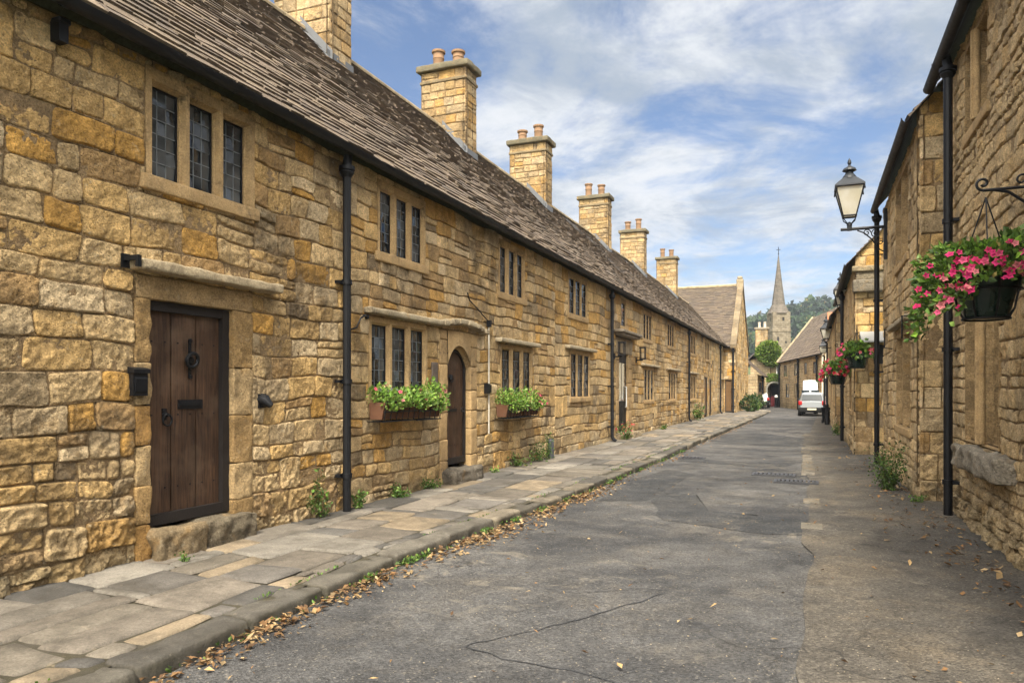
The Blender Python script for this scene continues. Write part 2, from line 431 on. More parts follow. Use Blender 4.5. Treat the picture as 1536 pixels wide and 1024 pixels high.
def layout(U0, U1, H0, H1, g, ch, wr_, jump=.13):
    cells = []; h = H0
    while h < H1 - .02:
        a = g.uniform(*ch(h)); b = g.uniform(*ch(h + a))
        if h + a > H1 - .09: a = H1 - h; b = 0
        elif h + a + b > H1 - .09: b = H1 - h - a
        u = U0 - g.uniform(0, .3)
        while u < U1:
            if b > 0 and g.random() < jump:
                w_ = g.uniform(.75, 1.25) * (a + b)
                cells.append((max(u, U0), min(u + w_, U1), h, h + a + b)); u += w_; continue
            seg = min(g.uniform(.5, 1.7) * max(1, wr_[1] / 2), max(.1, U1 - u))
            if U1 - u - seg < .3: seg = U1 - u
            for (r0, r1) in ((h, h + a), (h + a, h + a + b)):
                if r1 - r0 < .02: continue
                x = u
                while x < u + seg - 1e-4:
                    w_ = (r1 - r0) * g.uniform(*wr_)
                    if u + seg - x - w_ < .11: w_ = u + seg - x
                    x0, x1 = max(x, U0), min(x + w_, U1)
                    if x1 - x0 > .03:
                        if r1 - r0 > .2 and g.random() < .12:
                            m = r0 + (r1 - r0) * g.uniform(.35, .65); cells += [(x0, x1, r0, m), (x0, x1, m, r1)]
                        else: cells.append((x0, x1, r0, r1))
                    x += w_
            u += seg
        h += a + b
    return cells

def stone_wall(mb, fr, U0, U1, H0, H1, holes, seed, res, ch=lambda h: (.15, .27), wr_=(.85, 2.2), rough=1.0, top=None, warp=1.0, pale=0.0, base_h=.9, tone=1.0, grime=0., joint=.004):
    g = random.Random(seed); ng = np.random.default_rng(seed)
    cells = layout(U0, U1, H0, H1, g, ch, wr_)
    Us, Hs, Ds, As, Cs, Qs, n = [], [], [], [], [], [], 0
    for cell in cells:
        for (u0, u1, h0, h1) in subtract(cell, holes):
            um, hm = (u0 + u1) / 2, (h0 + h1) / 2
            if top is not None and h0 > top(um) - .03: continue
            # mortar bed
            for lo, hi in ((u0, u1),):
                Us.append(np.array([lo, hi, hi, lo])); Hs.append(np.array([h0, h0, h1, h1])); Ds.append(np.full(4, -.019 + g.choice((0, .003, .006, .010)))); As.append(np.full(4, .006))
                Cs.append(np.repeat((MORTAR * g.uniform(.8, 1.15))[None], 4, 0)); Qs.append(np.array([[0, 1, 2, 3]]) + n); n += 4
            x_ = .03; Us.append(np.array([u0 - x_, u1 + x_, u1 + x_, u0 - x_])); Hs.append(np.array([h0 - x_, h0 - x_, h1 + x_, h1 + x_])); Ds.append(np.full(4, -.055)); As.append(np.zeros(4))
            Cs.append(np.repeat((MORTAR * .35)[None], 4, 0)); Qs.append(np.array([[0, 1, 2, 3]]) + n); n += 4
            w_, hh = u1 - u0, h1 - h0
            if w_ < .035 or hh < .03: continue
            r = res(um) if callable(res) else res
            j = joint * g.uniform(.3, 1.5)
            e = min(.014, w_ * .14, hh * .14) * g.uniform(.6, 1.4)
            def tk(s):
                k = max(2, int((s - 2 * e) / r) + 1)
                return np.concatenate([[j, j + e * .4, j + e], np.linspace(j + e * 1.7, s - j - e * 1.7, k), [s - j - e, s - j - e * .4, s - j]]) if r < .06 else np.concatenate([[j, j + e], np.linspace(j + e * 1.8, s - j - e * 1.8, k), [s - j - e, s - j]])
            a, b = tk(w_), tk(hh)
            A, B = np.meshgrid(a, b, indexing='ij')
            ea = np.minimum(A, w_ - A) - j; eb = np.minimum(B, hh - B) - j
            # rounded, irregular corners
            cr = g.uniform(.002, .017); k = np.clip(1 - ea / .05, 0, 1) * np.clip(1 - eb / .05, 0, 1)
            uu = u0 + A - np.sign(A - w_ / 2) * k * cr; vv = h0 + B - np.sign(B - hh / 2) * k * cr
            # skewed edges
            uu = uu + (B / hh - .5) * g.uniform(-.02, .02) ; vv = vv + (A / w_ - .5) * g.uniform(-.016, .016)
            low = max(0., 1 - max(hm, 0) / base_h)
            prof = np.clip(np.minimum(ea, eb) / (e * 1.05), 0, 1); prof = 1 - (1 - prof) ** 2
            base = g.uniform(-.008, .010) * rough * (1 + 1.5 * low)
            bul = g.uniform(-.003, .009) * rough * (1 + 1.5 * low)
            D = -.024 + (.025 + base) * prof + bul * (1 - (2 * A / w_ - 1) ** 2) * (1 - (2 * B / hh - 1) ** 2)
            D = D + prof * ((A / w_ - .5) * g.uniform(-.014, .014) + (B / hh - .5) * g.uniform(-.014, .014)) * rough
            c = PAL[ng.choice(len(PAL), p=PW)] * g.uniform(.74, 1.12) * tone
            c = c * .92 + .08 * np.array((.56, .40, .20))
            if pale: c = c * (1 - pale) + np.array((.68, .51, .29)) * pale
            if low > 0: c = c * (1 - .35 * low) + np.array((.33, .28, .19)) * .35 * low
            m, q_ = A.shape; idx = np.arange(m * q_).reshape(m, q_)
            Qs.append(np.stack([idx[:-1, :-1], idx[1:, :-1], idx[1:, 1:], idx[:-1, 1:]], -1).reshape(-1, 4) + n); n += m * q_
            Us.append(uu.ravel()); Hs.append(vv.ravel()); Ds.append(D.ravel()); As.append((prof * (.009 + .020 * low) * rough).ravel())
            Cs.append(np.repeat(c[None], m * q_, 0))
    rear = fr.P(np.array([U0, U1, U1, U0]), np.full(4, -.42), np.array([H0, H0, H1, H1])) if top is None else None
    if rear is not None: mb.add(rear, [[0, 1, 2, 3]], (.05, .04, .03))
    U, H, D, A, C = np.concatenate(Us), np.concatenate(Hs), np.concatenate(Ds), np.concatenate(As), np.vstack(Cs)
    # undulating courses, calm beside openings and edges
    f = np.clip((H - H0) / .3, 0, 1) * np.clip((U - U0) / .15, 0, 1) * np.clip((U1 - U) / .15, 0, 1)
    for a0, a1, b0, b1 in holes:
        du = np.maximum(np.maximum(a0 - U, U - a1), 0); dh = np.maximum(np.maximum(b0 - H, H - b1), 0)
        f = f * np.clip(np.hypot(du, dh) / .25, 0, 1)
    dU = .034 * warp * (noise3(U * 1.7, H * 1.7, 0, seed + 1) + .5 * noise3(U * 5, H * 5, 0, seed + 7)); dH = .036 * warp * (noise3(U * 1.1, H * 1.3, 0, seed + 2) + .4 * noise3(U * 4.4, H * 4.4, 0, seed + 3))
    D = D + A * (fbm(U * 8, H * 8, D * 4, seed + 4, 3) * 1.1 + .75 * noise3(U * 27, H * 27, 0, seed + 6) + .45 * noise3(U * 55, H * 55, 0, seed + 16))
    D = D + .012 * noise3(U * .5, H * .5, 0, seed + 8) * f
    st = np.clip((fbm(U * .75, H * .9, 0, seed + 9, 4) - .04) * 3.2, 0, 1) * np.clip(.6 + 1.2 * fbm(U * 7, H * 7, 0, seed + 10, 4), 0, 1)
    st = np.clip(st + grime * np.clip(1.15 - H / 1.3, 0, 1) * np.clip(.1 + 1.5 * fbm(U * 2.2, H * 2.6, 0, seed + 30, 4), 0, 1) * np.clip((7.5 - U) / 2, 0, 1), 0, 1)
    C = C * (1 - .68 * st[:, None]) + np.array((.120, .086, .050)) * .68 * st[:, None]
    C = C * (1 + .26 * fbm(U * 4.5, H * 3.5, 0, seed + 12, 3))[:, None]
    gr = np.clip(1 - H / .45, 0, 1) * np.clip(.3 + fbm(U * 2, H * 4, 0, seed + 13, 3), 0, 1) * .5
    C = C * (1 - gr[:, None]) + np.array((.075, .08, .035)) * gr[:, None]
    Uw, Hw = U + dU * f, H + dH * f
    if top is not None: Hw = np.minimum(Hw, np.array([top(x) for x in Uw]))
    mb.add(fr.P(Uw, D, Hw), np.vstack(Qs), C)
    return mb

def slate_roof(mb, e0, e1, up, seed, ex=(.145, .085), wd=(.20, .46), thick=.025, sag=.03, tone=1.0):
    e0, e1, up = map(lambda x: np.asarray(x, float), (e0, e1, up)); g = np.random.default_rng(seed)
    Lr = np.linalg.norm(e1 - e0); ux = (e1 - e0) / Lr; Ls = np.linalg.norm(up); uy = up / Ls; nz = np.cross(ux, uy)
    if nz[2] < 0: nz = -nz
    t = -.02; V, C = [], []
    while t < Ls - .01:
        x_ = ex[0] + (ex[1] - ex[0]) * max(t, 0) / Ls; x_ *= g.uniform(.92, 1.08)
        n = int(Lr / ((wd[0] + wd[1]) / 2)) + 2
        w_ = g.uniform(*wd, n) * (.6 + .4 * x_ / ex[0]) ; xs = np.concatenate([[0], np.cumsum(w_)]); xs = xs / xs[-1] * Lr
        a, b = xs[:-1] + g.uniform(.001, .006, n), xs[1:] - g.uniform(.001, .006, n)
        t0 = t + g.normal(0, .014, n); tilt = g.normal(0, .010, n)
        t1 = min(t + x_ * 1.35, Ls)
        th = thick * g.uniform(.7, 1.5, n); lift = np.abs(g.normal(0, .006, n))
        rows = []
        for (sx_, tt, hz) in ((a, t0 - tilt, th + lift), (b, t0 + tilt, th + lift), (b, np.full(n, t1), np.full(n, .004)), (a, np.full(n, t1), np.full(n, .004)), (a, t0 - tilt, lift * .6 - .004), (b, t0 + tilt, lift * .6 - .004)):
            rows.append(e0 + sx_[:, None] * ux + tt[:, None] * uy + hz[:, None] * nz)
        V.append(np.stack(rows, 1).reshape(-1, 3))
        base = np.array([(.172, .132, .098), (.186, .146, .108), (.150, .118, .092), (.20, .154, .108)])[g.integers(0, 4, n)] * g.uniform(.85, 1.1, n)[:, None] * tone * g.uniform(.92, 1.06) * .8
        C.append(np.repeat(base, 6, 0)); t += x_
    V = np.vstack(V); C = np.vstack(C); n = len(V) // 6
    s_ = (V - e0) @ ux; tt = (V - e0) @ uy
    V = V + nz * (sag * fbm(s_ * .28, tt * .45, 0, seed, 3) * np.clip(tt / .6, .25, 1))[:, None]
    i = (np.arange(n) * 6)[:, None]
    Q = np.vstack([i + np.array([[0, 1, 2, 3]]), i + np.array([[4, 5, 1, 0]]), i + np.array([[4, 0, 3, 3]]), i + np.array([[5, 2, 1, 1]])])
    mb.add(V, Q, C)
    # boarding below the slates
    p = [e0 - nz * .01, e1 - nz * .01, e1 + up - nz * .01, e0 + up - nz * .01]
    mb.add(np.array(p), [[0, 1, 2, 3]], (.05, .045, .04))
    return mb

# ------------------------------------------------------------------ windows, doors, fittings
DC = np.array((.46, .315, .155))
def mullioned_window(parent, fr, u0, u1, h0, h1, nl=3, jamb=.10, head=.11, mull=.13, hood=None, sill=True, lead=(3, 6), rev=.10, seed=0, tone=1.0, iron=True, sillw=.06, bottom=.02, roll=False, mat=None):
    g = random.Random(seed)
    lw = (u1 - u0 - 2 * jamb - (nl - 1) * mull) / nl
    lights = [(u0 + jamb + i * (lw + mull), u0 + jamb + i * (lw + mull) + lw) for i in range(nl)]
    lo, hi = h0 + bottom, h1 - head; c = min(.035, mull * .26, rev * .4)
    S = MB()
    us = [u0] + [x for a, b in lights for x in (a - c, b + c)] + [u1]; hs = [h0, max(h0 + .004, lo - c * .4), hi + c, h1]
    for i in range(len(us) - 1):
        for j in range(3):
            if i % 2 == 1 and j == 1: continue
            nsub = 3 if (j == 1) else 1
            for k in range(nsub):
                b0 = hs[j] + (hs[j + 1] - hs[j]) * k / nsub; b1 = hs[j] + (hs[j + 1] - hs[j]) * (k + 1) / nsub
                cc = DC * tone * g.uniform(.86, 1.1)
                pr = .006
                S.add(fr.P(np.array([us[i], us[i + 1], us[i + 1], us[i]]), np.array([pr] * 4), np.array([b0, b0, b1, b1])), [[0, 1, 2, 3]], cc)
    for (ua, ub, ha, hb) in ((u0, u0, h0, h1), (u1, u1, h0, h1), (u0, u1, h1, h1)):
        S.add(fr.P(np.array([ua, ub, ub, ua]), np.array([.006, .006, -.2, -.2]), np.array([ha, hb if ua == ub else ha, hb, hb if ua != ub else ha])) if ua != ub else fr.P(np.array([ua] * 4), np.array([.006, .006, -.2, -.2]), np.array([ha, hb, hb, ha])), [[0, 1, 2, 3]], DC * tone * .9)
    W = MB()
    for a, b in lights:
        rings = []
        for (o_, d) in ((c, .006), (0.010, -rev * .5), (0, -rev * .55), (0, -rev - .02)):
            rings.append(fr.P(np.array([a - o_, b + o_, b + o_, a - o_]), np.full(4, d), np.array([max(h0 + .004, lo - o_ * .4), max(h0 + .004, lo - o_ * .4), hi + o_, hi + o_])))
        for r0, r1 in zip(rings[:-1], rings[1:]):
            for k in range(4):
                p0, p1, p2, p3 = r0[k], r0[(k + 1) % 4], r1[(k + 1) % 4], r1[k]; ns = 5 if (k % 2 and rev > .15) else 1
                for q in range(ns):
                    a0, a1 = q / ns, (q + 1) / ns
                    S.add(np.array([p0 + (p1 - p0) * a0, p0 + (p1 - p0) * a1, p3 + (p2 - p3) * a1, p3 + (p2 - p3) * a0]), [[0, 1, 2, 3]], DC * tone * (.97 if ns == 1 else g.uniform(.68, 1.08)))
        # iron casement with lead cames and uneven quarries
        t = .018 if iron else .012; d0 = -rev + .012
        for (p0, p1, q0, q1) in ((a, a + t, lo, hi), (b - t, b, lo, hi), (a + t, b - t, lo, lo + t), (a + t, b - t, hi - t, hi)):
            W.box((p0, d0 - .02, q0), (p1, d0 + .012, q1), (.02, .02, .02), 1, fr)
        nx, ny = lead; A0, A1, B0, B1 = a + t, b - t, lo + t, hi - t
        for ix in range(nx):
            for iy in range(ny):
                p0, p1 = A0 + (A1 - A0) * ix / nx, A0 + (A1 - A0) * (ix + 1) / nx; q0, q1 = B0 + (B1 - B0) * iy / ny, B0 + (B1 - B0) * (iy + 1) / ny
                tu, tv = g.gauss(0, .005), g.gauss(0, .005)
                W.add(fr.P(np.array([p0, p1, p1, p0]), d0 - .008 + np.array([-tu - tv, tu - tv, tu + tv, -tu + tv]), np.array([q0, q0, q1, q1])), [[0, 1, 2, 3]], (.02, .02, .02), 0)
        for ix in range(1, nx): W.box((A0 + (A1 - A0) * ix / nx - .004, d0 - .010, B0), (A0 + (A1 - A0) * ix / nx + .004, d0 - .002, B1), (.05,) * 3, 2, fr)
        for iy in range(1, ny): W.box((A0, d0 - .010, B0 + (B1 - B0) * iy / ny - .004), (A1, d0 - .001, B0 + (B1 - B0) * iy / ny + .004), (.05,) * 3, 2, fr)
    win = W.build('window', [GLASS, IRON, LEAD], parent, False)
    S.build('stone_surround', mat or DRESS, win, False, world=False)
    if roll:
        for (a, b), (a2, b2) in zip(lights[:-1], lights[1:]):
            R_ = MB()
            for uu, dd in ((b + .03, .0), (a2 - .03, .0), ((b + a2) / 2, .025)): R_.tube([fr.P(uu, dd, h0 + .02), fr.P(uu, dd, h1 - head * .5)], .034, 10, DC * tone * 1.1)
            R_.build('moulded_shaft', DRESS, win, 'auto', False)
    if sill:
        MB().rock((u0 - sillw, -.14, h0 - .13), (u1 + sillw, .035, h0 + .003), .07, .016, .008, DC * 1.0 * tone, 0, fr, seed).build('sill', DRESS, win, True, False)
    if hood:
        a, b, hh = hood
        m = MB(); m.rock((a, -.04, hh), (b, .13, hh + .085), .05, .022, .016, (.37, .31, .21), 0, fr, seed + 1)
        m.build('hood_mould', DRESS, win, True, False)
    return win

def downpipe(parent, fr, u, h0, h1, d=.10, r=.042, hop=True, shoe=True, col=None):
    m = MB()
    pts = [(u, d, h1 - .06), (u, d, h0 + (.16 if shoe else 0))]
    if shoe: pts += [(u + .0, d + .03, h0 + .09), (u + .02, d + .12, h0 + .03)]
    P = [fr.P(*[np.array(x) for x in p]) for p in pts]
    m.tube(P, r, 10)
    if hop:
        m.tube([fr.P(u, d + .02, h1 + .02), fr.P(u, d, h1 - .10), fr.P(u, d, h1 - .20), fr.P(u, d, h1 - .26)], [r, r * 1.1, r * 1.75, r * 1.05], 12)
        m.tube([fr.P(u, d, h1 - .12), fr.P(u, d, h1 - .17)], r * 1.9, 12)
    for hh in (h0 + .42, h0 + (h1 - h0) * .36, h0 + (h1 - h0) * .64):
        m.tube([fr.P(u, d, hh), fr.P(u, d, hh + .06)], r * 1.28, 12)
        m.box((u - r * 1.9, .005, hh + .012), (u + r * 1.9, d - r * .8, hh + .05), (.5,) * 3, 0, fr)
    return m.build('downpipe', IRON, parent, 'auto')

def gutter(parent, fr, u0, u1, d, h, r=.062, br=.9):
    m = MB(); k = 7; a = np.linspace(math.pi * 1.0, math.pi * 2.0, k)
    us = np.arange(u0, u1, 1.8); us = np.append(us, u1)
    for i in range(len(us) - 1):
        prof = [(r * math.cos(t), r * math.sin(t)) for t in a] + [((r - .008) * math.cos(t), (r - .008) * math.sin(t)) for t in a[::-1]]
        pu = np.array([us[i], us[i + 1]]); n = len(prof); wob = [.006 * math.sin(u * 1.3) for u in pu]
        v = np.vstack([fr.P(np.full(n, uu), d + np.array([p[0] for p in prof]), h + wb + np.array([p[1] for p in prof])) for uu, wb in zip(pu, wob)])
        m.add(v, [[j, (j + 1) % n, n + (j + 1) % n, n + j] for j in range(n)])
        # joint collar
        rr = r + .008; b = np.linspace(math.pi, 2 * math.pi, 9)
        v = np.vstack([fr.P(np.full(9, us[i] + q), d + rr * np.cos(b), h + wob[0] + rr * np.sin(b)) for q in (-.03, .03)])
        m.add(v, [[j, j + 1, 10 + j, 9 + j] for j in range(8)])
    return m.build('gutter', IRON, parent, 'auto')

def plank_door(parent, fr, u0, u1, h0, h1, d=-.16, n=3, arch=0, mat=None, frame=.06, frame_sides=(1, 1)):
    g = random.Random(int(u0 * 100)); m = MB(); a, b = u0 + frame * frame_sides[0], u1 - frame * frame_sides[1]
    for i in range(n):
        p0, p1 = a + (b - a) * i / n, a + (b - a) * (i + 1) / n
        def tp(u): return h1 - frame if not arch else h1 - frame - arch * (2 * abs(u - (u0 + u1) / 2) / (u1 - u0)) ** 2.2
        ks = np.linspace(p0 + .004, p1 - .004, 4); z0 = np.full(4, h0 + .02); z1 = np.array([tp(x) for x in ks]); dd = d + g.uniform(-.003, .003)
        e = np.array([-.006, 0, 0, -.006])
        v = np.vstack([fr.P(ks, dd + e, z0), fr.P(ks, dd + e, z1)])
        m.add(v, [[j, j + 1, 5 + j, 4 + j] for j in range(3)])
    m.box((a, d - .05, h0), (b, d - .03, h1 - frame * .4), (.1,) * 3, 0, fr)
    for q in range(3):          # rows of nail heads
        hh = h0 + (h1 - h0) * (.16 + .33 * q)
        for i in range(n * 2):
            u = a + (b - a) * (i + .5) / (n * 2); m.box((u - .007, d - .002, hh - .007), (u + .007, d + .006, hh + .007), (.1,) * 3, 1, fr)
    m.box((a, d, h0), (b, d + .045, h0 + .10), (.1,) * 3, 2, fr)
    door = m.build('door', [mat or WOOD, IRON, DARKWOOD], parent, False)
    f = MB()
    if not arch:
        if frame_sides[0]: f.box((u0, d - .06, h0), (a, d + .05, h1), (.1,) * 3, 0, fr)
        if frame_sides[1]: f.box((b, d - .06, h0), (u1, d + .05, h1), (.1,) * 3, 0, fr)
        f.box((a, d - .06, h1 - frame), (b, d + .045, h1), (.1,) * 3, 0, fr)
    else:
        us = np.linspace(u0, u1, 13); top = h1 - arch * (2 * np.abs(us - (u0 + u1) / 2) / (u1 - u0)) ** 2.2
        f.add(np.vstack([fr.P(us, d + .03, top - frame), fr.P(us, d + .03, top + .03), fr.P(us, d - .03, top - frame)]), [[j, j + 1, 14 + j, 13 + j] for j in range(12)] + [[j, j + 1, 27 + j, 26 + j] for j in range(12)])
        f.box((u0, d - .06, h0), (a, d + .03, h1 - arch), (.1,) * 3, 0, fr); f.box((b, d - .06, h0), (u1, d + .03, h1 - arch), (.1,) * 3, 0, fr)
    f.build('door_frame', DARKWOOD, door, False, False)
    return door

DARKWOOD = m_simple('black_stained_timber', (.016, .013, .012), .6, .3, 0, .4, 9, .006)

# ------------------------------------------------------------------ foliage
def leafs(mb, P, size, cols, g, up=.35, out=None, asp=.62):
    n = len(P); d = g.normal(0, 1, (n, 3)); d[:, 2] += up
    if out is not None: d = d * .7 + out
    d /= np.linalg.norm(d, axis=1)[:, None]
    s = np.cross(d, g.normal(0, 1, (n, 3))); s /= np.linalg.norm(s, axis=1)[:, None] + 1e-9
    nn = np.cross(d, s); L_ = (size * g.uniform(.65, 1.3, n))[:, None]; W_ = L_ * asp / 2
    v = np.stack([P, P + d * L_ * .5 + s * W_ + nn * L_ * .06, P + d * L_ - nn * L_ * .1, P + d * L_ * .5 - s * W_ + nn * L_ * .06], 1).reshape(-1, 3)
    c = np.asarray(cols)[g.integers(0, len(cols), n)] * g.uniform(.55, 1.35, n)[:, None]
    od = g.random(n) < .035; c[od] = np.array((.26, .20, .06)) * g.uniform(.6, 1.1, od.sum())[:, None]
    i = (np.arange(n) * 4)[:, None]
    mb.add(v, i + np.array([[0, 1, 2, 3]]), np.repeat(c, 4, 0)); return mb

def flowers(parent, P, r, cols, g, face):
    for p in P:
        mb = MB()
        f = np.asarray(face, float) + g.normal(0, .45, 3); f /= np.linalg.norm(f)
        a = np.cross(f, (0, .1, 1)); a /= np.linalg.norm(a); b = np.cross(f, a); rr = r * g.uniform(.75, 1.2)
        th = np.arange(10) * math.pi / 5; rad = np.where(np.arange(10) % 2 == 0, rr, rr * .62)
        ring = p + np.cos(th)[:, None] * a * rad[:, None] + np.sin(th)[:, None] * b * rad[:, None] + f * rr * .25
        c = np.asarray(cols[g.integers(0, len(cols))]) * g.uniform(.85, 1.15)
        mb.add(np.vstack([ring, p[None]]), [[i, (i + 1) % 10, 10, 10] for i in range(10)], np.vstack([np.repeat(c[None], 10, 0), c[None] * .35]))
        mb.build('flower', PETAL, parent, False)
GREENS = [(.07, .135, .022), (.10, .19, .032), (.05, .10, .02), (.14, .22, .05)]
LIME = [(.17, .30, .04), (.22, .34, .06), (.11, .22, .03), (.26, .36, .10)]

# ================================================================== SETTING: ground, road, pavement
KS = np.array([(-8, -3.42), (3, -3.42), (6, -3.53), (8, -3.41), (11.2, -3.29), (17.3, -3.14), (24.7, -3.12), (34, -2.95), (46, -2.8), (55, -2.7), (57, -2.68)])
def kx(s): return np.interp(s, KS[:, 0], KS[:, 1])
ROAD = m_asphalt('worn_asphalt', (.036, .0365, .038), (.092, .089, .085), (.135, .118, .094), .35)
PATCH = m_asphalt('newer_asphalt', (.030, .032, .0345), (.050, .050, .050), (.14, .12, .09), .2)
FOOT = m_asphalt('dirty_asphalt', (.058, .053, .046), (.094, .082, .065), (.135, .108, .074), .7)
def sheet(x0, x1, y0, y1, res, z, amp, seed, left=None, right=None):
    ys = np.linspace(y0, y1, max(2, int((y1 - y0) / res) + 1)); t = np.linspace(0, 1, max(2, int((x1 - x0) / res) + 1))
    A = np.array([x0 if left is None else left(y) for y in ys]); B = np.array([x1 if right is None else right(y) for y in ys])
    X = A[:, None] + (B - A)[:, None] * t[None]; Y = np.repeat(ys[:, None], len(t), 1)
    Z = z + amp * (fbm(X * .45, Y * .25, 0, 90, 3) + .25 * fbm(X * 2.2, Y * 2.2, 0, 91, 2)) * np.clip((Y + 8) / 6, 0, 1)
    idx = np.arange(X.size).reshape(X.shape)
    m = MB(); m.add(np.stack([X, Y, Z], -1).reshape(-1, 3), np.stack([idx[:-1, :-1], idx[1:, :-1], idx[1:, 1:], idx[:-1, 1:]], -1).reshape(-1, 4), (.1, .1, .1)); return m
def zroad(x, y): return float(.022 * (fbm(x * .45, y * .25, 0, 90, 3) + .25 * fbm(x * 2.2, y * 2.2, 0, 91, 2)) * np.clip((y + 8) / 6, 0, 1))
GROUND = NT('rough_grass'); _p = GROUND.pos()
GROUND = GROUND.base(GROUND.mix(GROUND.ramp(GROUND.noise(_p, .3, 6), .3, .7), (.05, .075, .025), (.10, .11, .045)), .95, .1)
m = MB(); m.add([(-900, -200, -.06), (900, -200, -.06), (900, 900, -.06), (-900, 900, -.06)], [[0, 1, 2, 3]]); tag(m.build('ground', GROUND), kind='structure')
m = sheet(-6.2, 2.3, -8, 60, .16, 0, .022, 90)
m2 = sheet(-34, 6, 60, 92, .5, 0, .022, 90); 
m.add(np.vstack(m2.v), np.vstack(m2.q), (.1, .1, .1))
tag(m.build('road', ROAD), kind='structure')
# newer tarmac let into the road, as real lapped sheets
def patch(pts, seed, lift=.005):
    pts = np.array(pts, float); P = []
    for i in range(len(pts)):
        a, b = pts[i], pts[(i + 1) % len(pts)]; k = max(2, int(np.hypot(*(b - a)) / .10))
        for j in range(k):
            p = a + (b - a) * j / k; P.append(p + .07 * np.array([noise3(p[0] * 2.5, p[1] * 2.5, seed), noise3(p[0] * 2.5, p[1] * 2.5, seed + 9)]))
    P = np.array(P); c = P.mean(0); rings = []
    for f in (1, .8, .6, .4, .2, .02):
        q = c + (P - c) * f; rings.append(np.array([(x, y, zroad(x, y) + lift) for x, y in q]))
    n = len(P); v = np.vstack(rings)
    return v, [[r * n + i, r * n + (i + 1) % n, (r + 1) * n + (i + 1) % n, (r + 1) * n + i] for r in range(5) for i in range(n)]
m = MB()
for k, pts in enumerate([
    [(-1.75, 9.2), (-1.2, 9.1), (-.5, 8.75), (.0, 8.9), (-.02, 9.9), (-.6, 10.1), (-1.0, 9.6), (-1.35, 10.4), (-1.75, 12.0), (-2.1, 12.3), (-2.2, 11.0)],
    [(-2.9, 10.6), (-2.3, 10.9), (-2.2, 12.2), (-2.1, 14.6), (-2.7, 15.2), (-3.0, 13.4)],
    [(-3.0, 24), (-.3, 22.8), (-.25, 27), (-1.6, 29), (-3.0, 28)],
    [(-2.8, 38), (.4, 37), (.4, 44), (-2.7, 45)],
    [(-2.9, 17.2), (-.9, 16.5), (-.35, 17.1), (-.35, 17.7), (-1.4, 17.6), (-2.9, 18.0)]]):
    v, q = patch(pts, k * 3.1); m.add(v, q, (.1,) * 3)
tag(m.build('road_patches', PATCH), kind='structure')
# cracks sealed with bitumen
TAR = m_simple('bitumen', (.026, .027, .029), .55, .4, 0, .3, 10, .002)
m = MB()
for k, (pts, w_) in enumerate([([(-1.02, 6.02), (-1.25, 5.6), (-1.52, 5.05), (-1.85, 4.55), (-2.02, 4.22), (-1.75, 4.1), (-1.35, 4.12), (-.95, 4.02), (-.72, 3.85), (-.62, 3.6)], .022),
                               ([(-2.15, 3.55), (-2.2, 3.35), (-2.38, 3.15), (-2.7, 2.95), (-2.95, 2.75)], .028), ([(-1.02, 6.02), (-1.3, 6.0), (-1.75, 5.7), (-2.0, 5.62)], .012), ([(-.72, 3.85), (-.3, 3.7), (.2, 3.78)], .010)]):
    P = []
    for a, b in zip(pts[:-1], pts[1:]):
        for j in range(9):
            t = j / 9; x, y = a[0] + (b[0] - a[0]) * t, a[1] + (b[1] - a[1]) * t
            P.append((x + .03 * float(noise3(x * 7, y * 7, k)), y + .03 * float(noise3(x * 7, y * 7, k + 30))))
    P = np.array(P); T = np.gradient(P, axis=0); T /= np.linalg.norm(T, axis=1)[:, None]; Nn = np.stack([-T[:, 1], T[:, 0]], 1)
    ww = w_ * .38 * (.45 + .6 * np.abs(noise3(P[:, 0] * 5, P[:, 1] * 5, 3 + k))) * np.minimum(1, np.minimum(np.arange(len(P)), np.arange(len(P))[::-1]) / 4 + .1)
    A, B = P + Nn * ww[:, None], P - Nn * ww[:, None]; n = len(P)
    v = np.array([(x, y, zroad(x, y) + .005) for x, y in np.vstack([A, B])])
    m.add(v, [[i, i + 1, n + i + 1, n + i] for i in range(n - 1)], (.02,) * 3)
tag(m.build('road_cracks', TAR), kind='structure')
# right-hand footway, level with the road, and its broken line of setts
m = sheet(.02, 2.3, -8, 56, .14, .014, .022, 90, left=lambda y: -.02 + .07 * float(noise3(y * 1.3, 4, 5)) + (.0 if y < 12 else -.012 * min(y - 12, 20)) if y < 30 else .0 + .02 * (y - 30))
tag(m.build('footway', FOOT), kind='structure')
m = MB(); g = random.Random(4); y = 4.2
while y < 33:
    ln = g.uniform(.32, .7); xo = -.0 - (.0 if y < 12 else .011 * min(y - 12, 20))
    if (8.9 < y < 9.5) or (15.6 < y < 19.5) or (g.random() < .35 and 11 < y < 26):
        c = np.array((.15, .135, .108)) * g.uniform(.75, 1.15); zz_ = zroad(xo, y)
        m.rock((xo - .11 + g.uniform(-.02, .02), y, zz_ - .08), (xo + .13 + g.uniform(-.02, .02), y + ln - .03, zz_ + .017), .05, .014, .012, c, 0, None, int(y * 10))
    y += ln
tag(m.build('setts', DRESS), kind='structure')

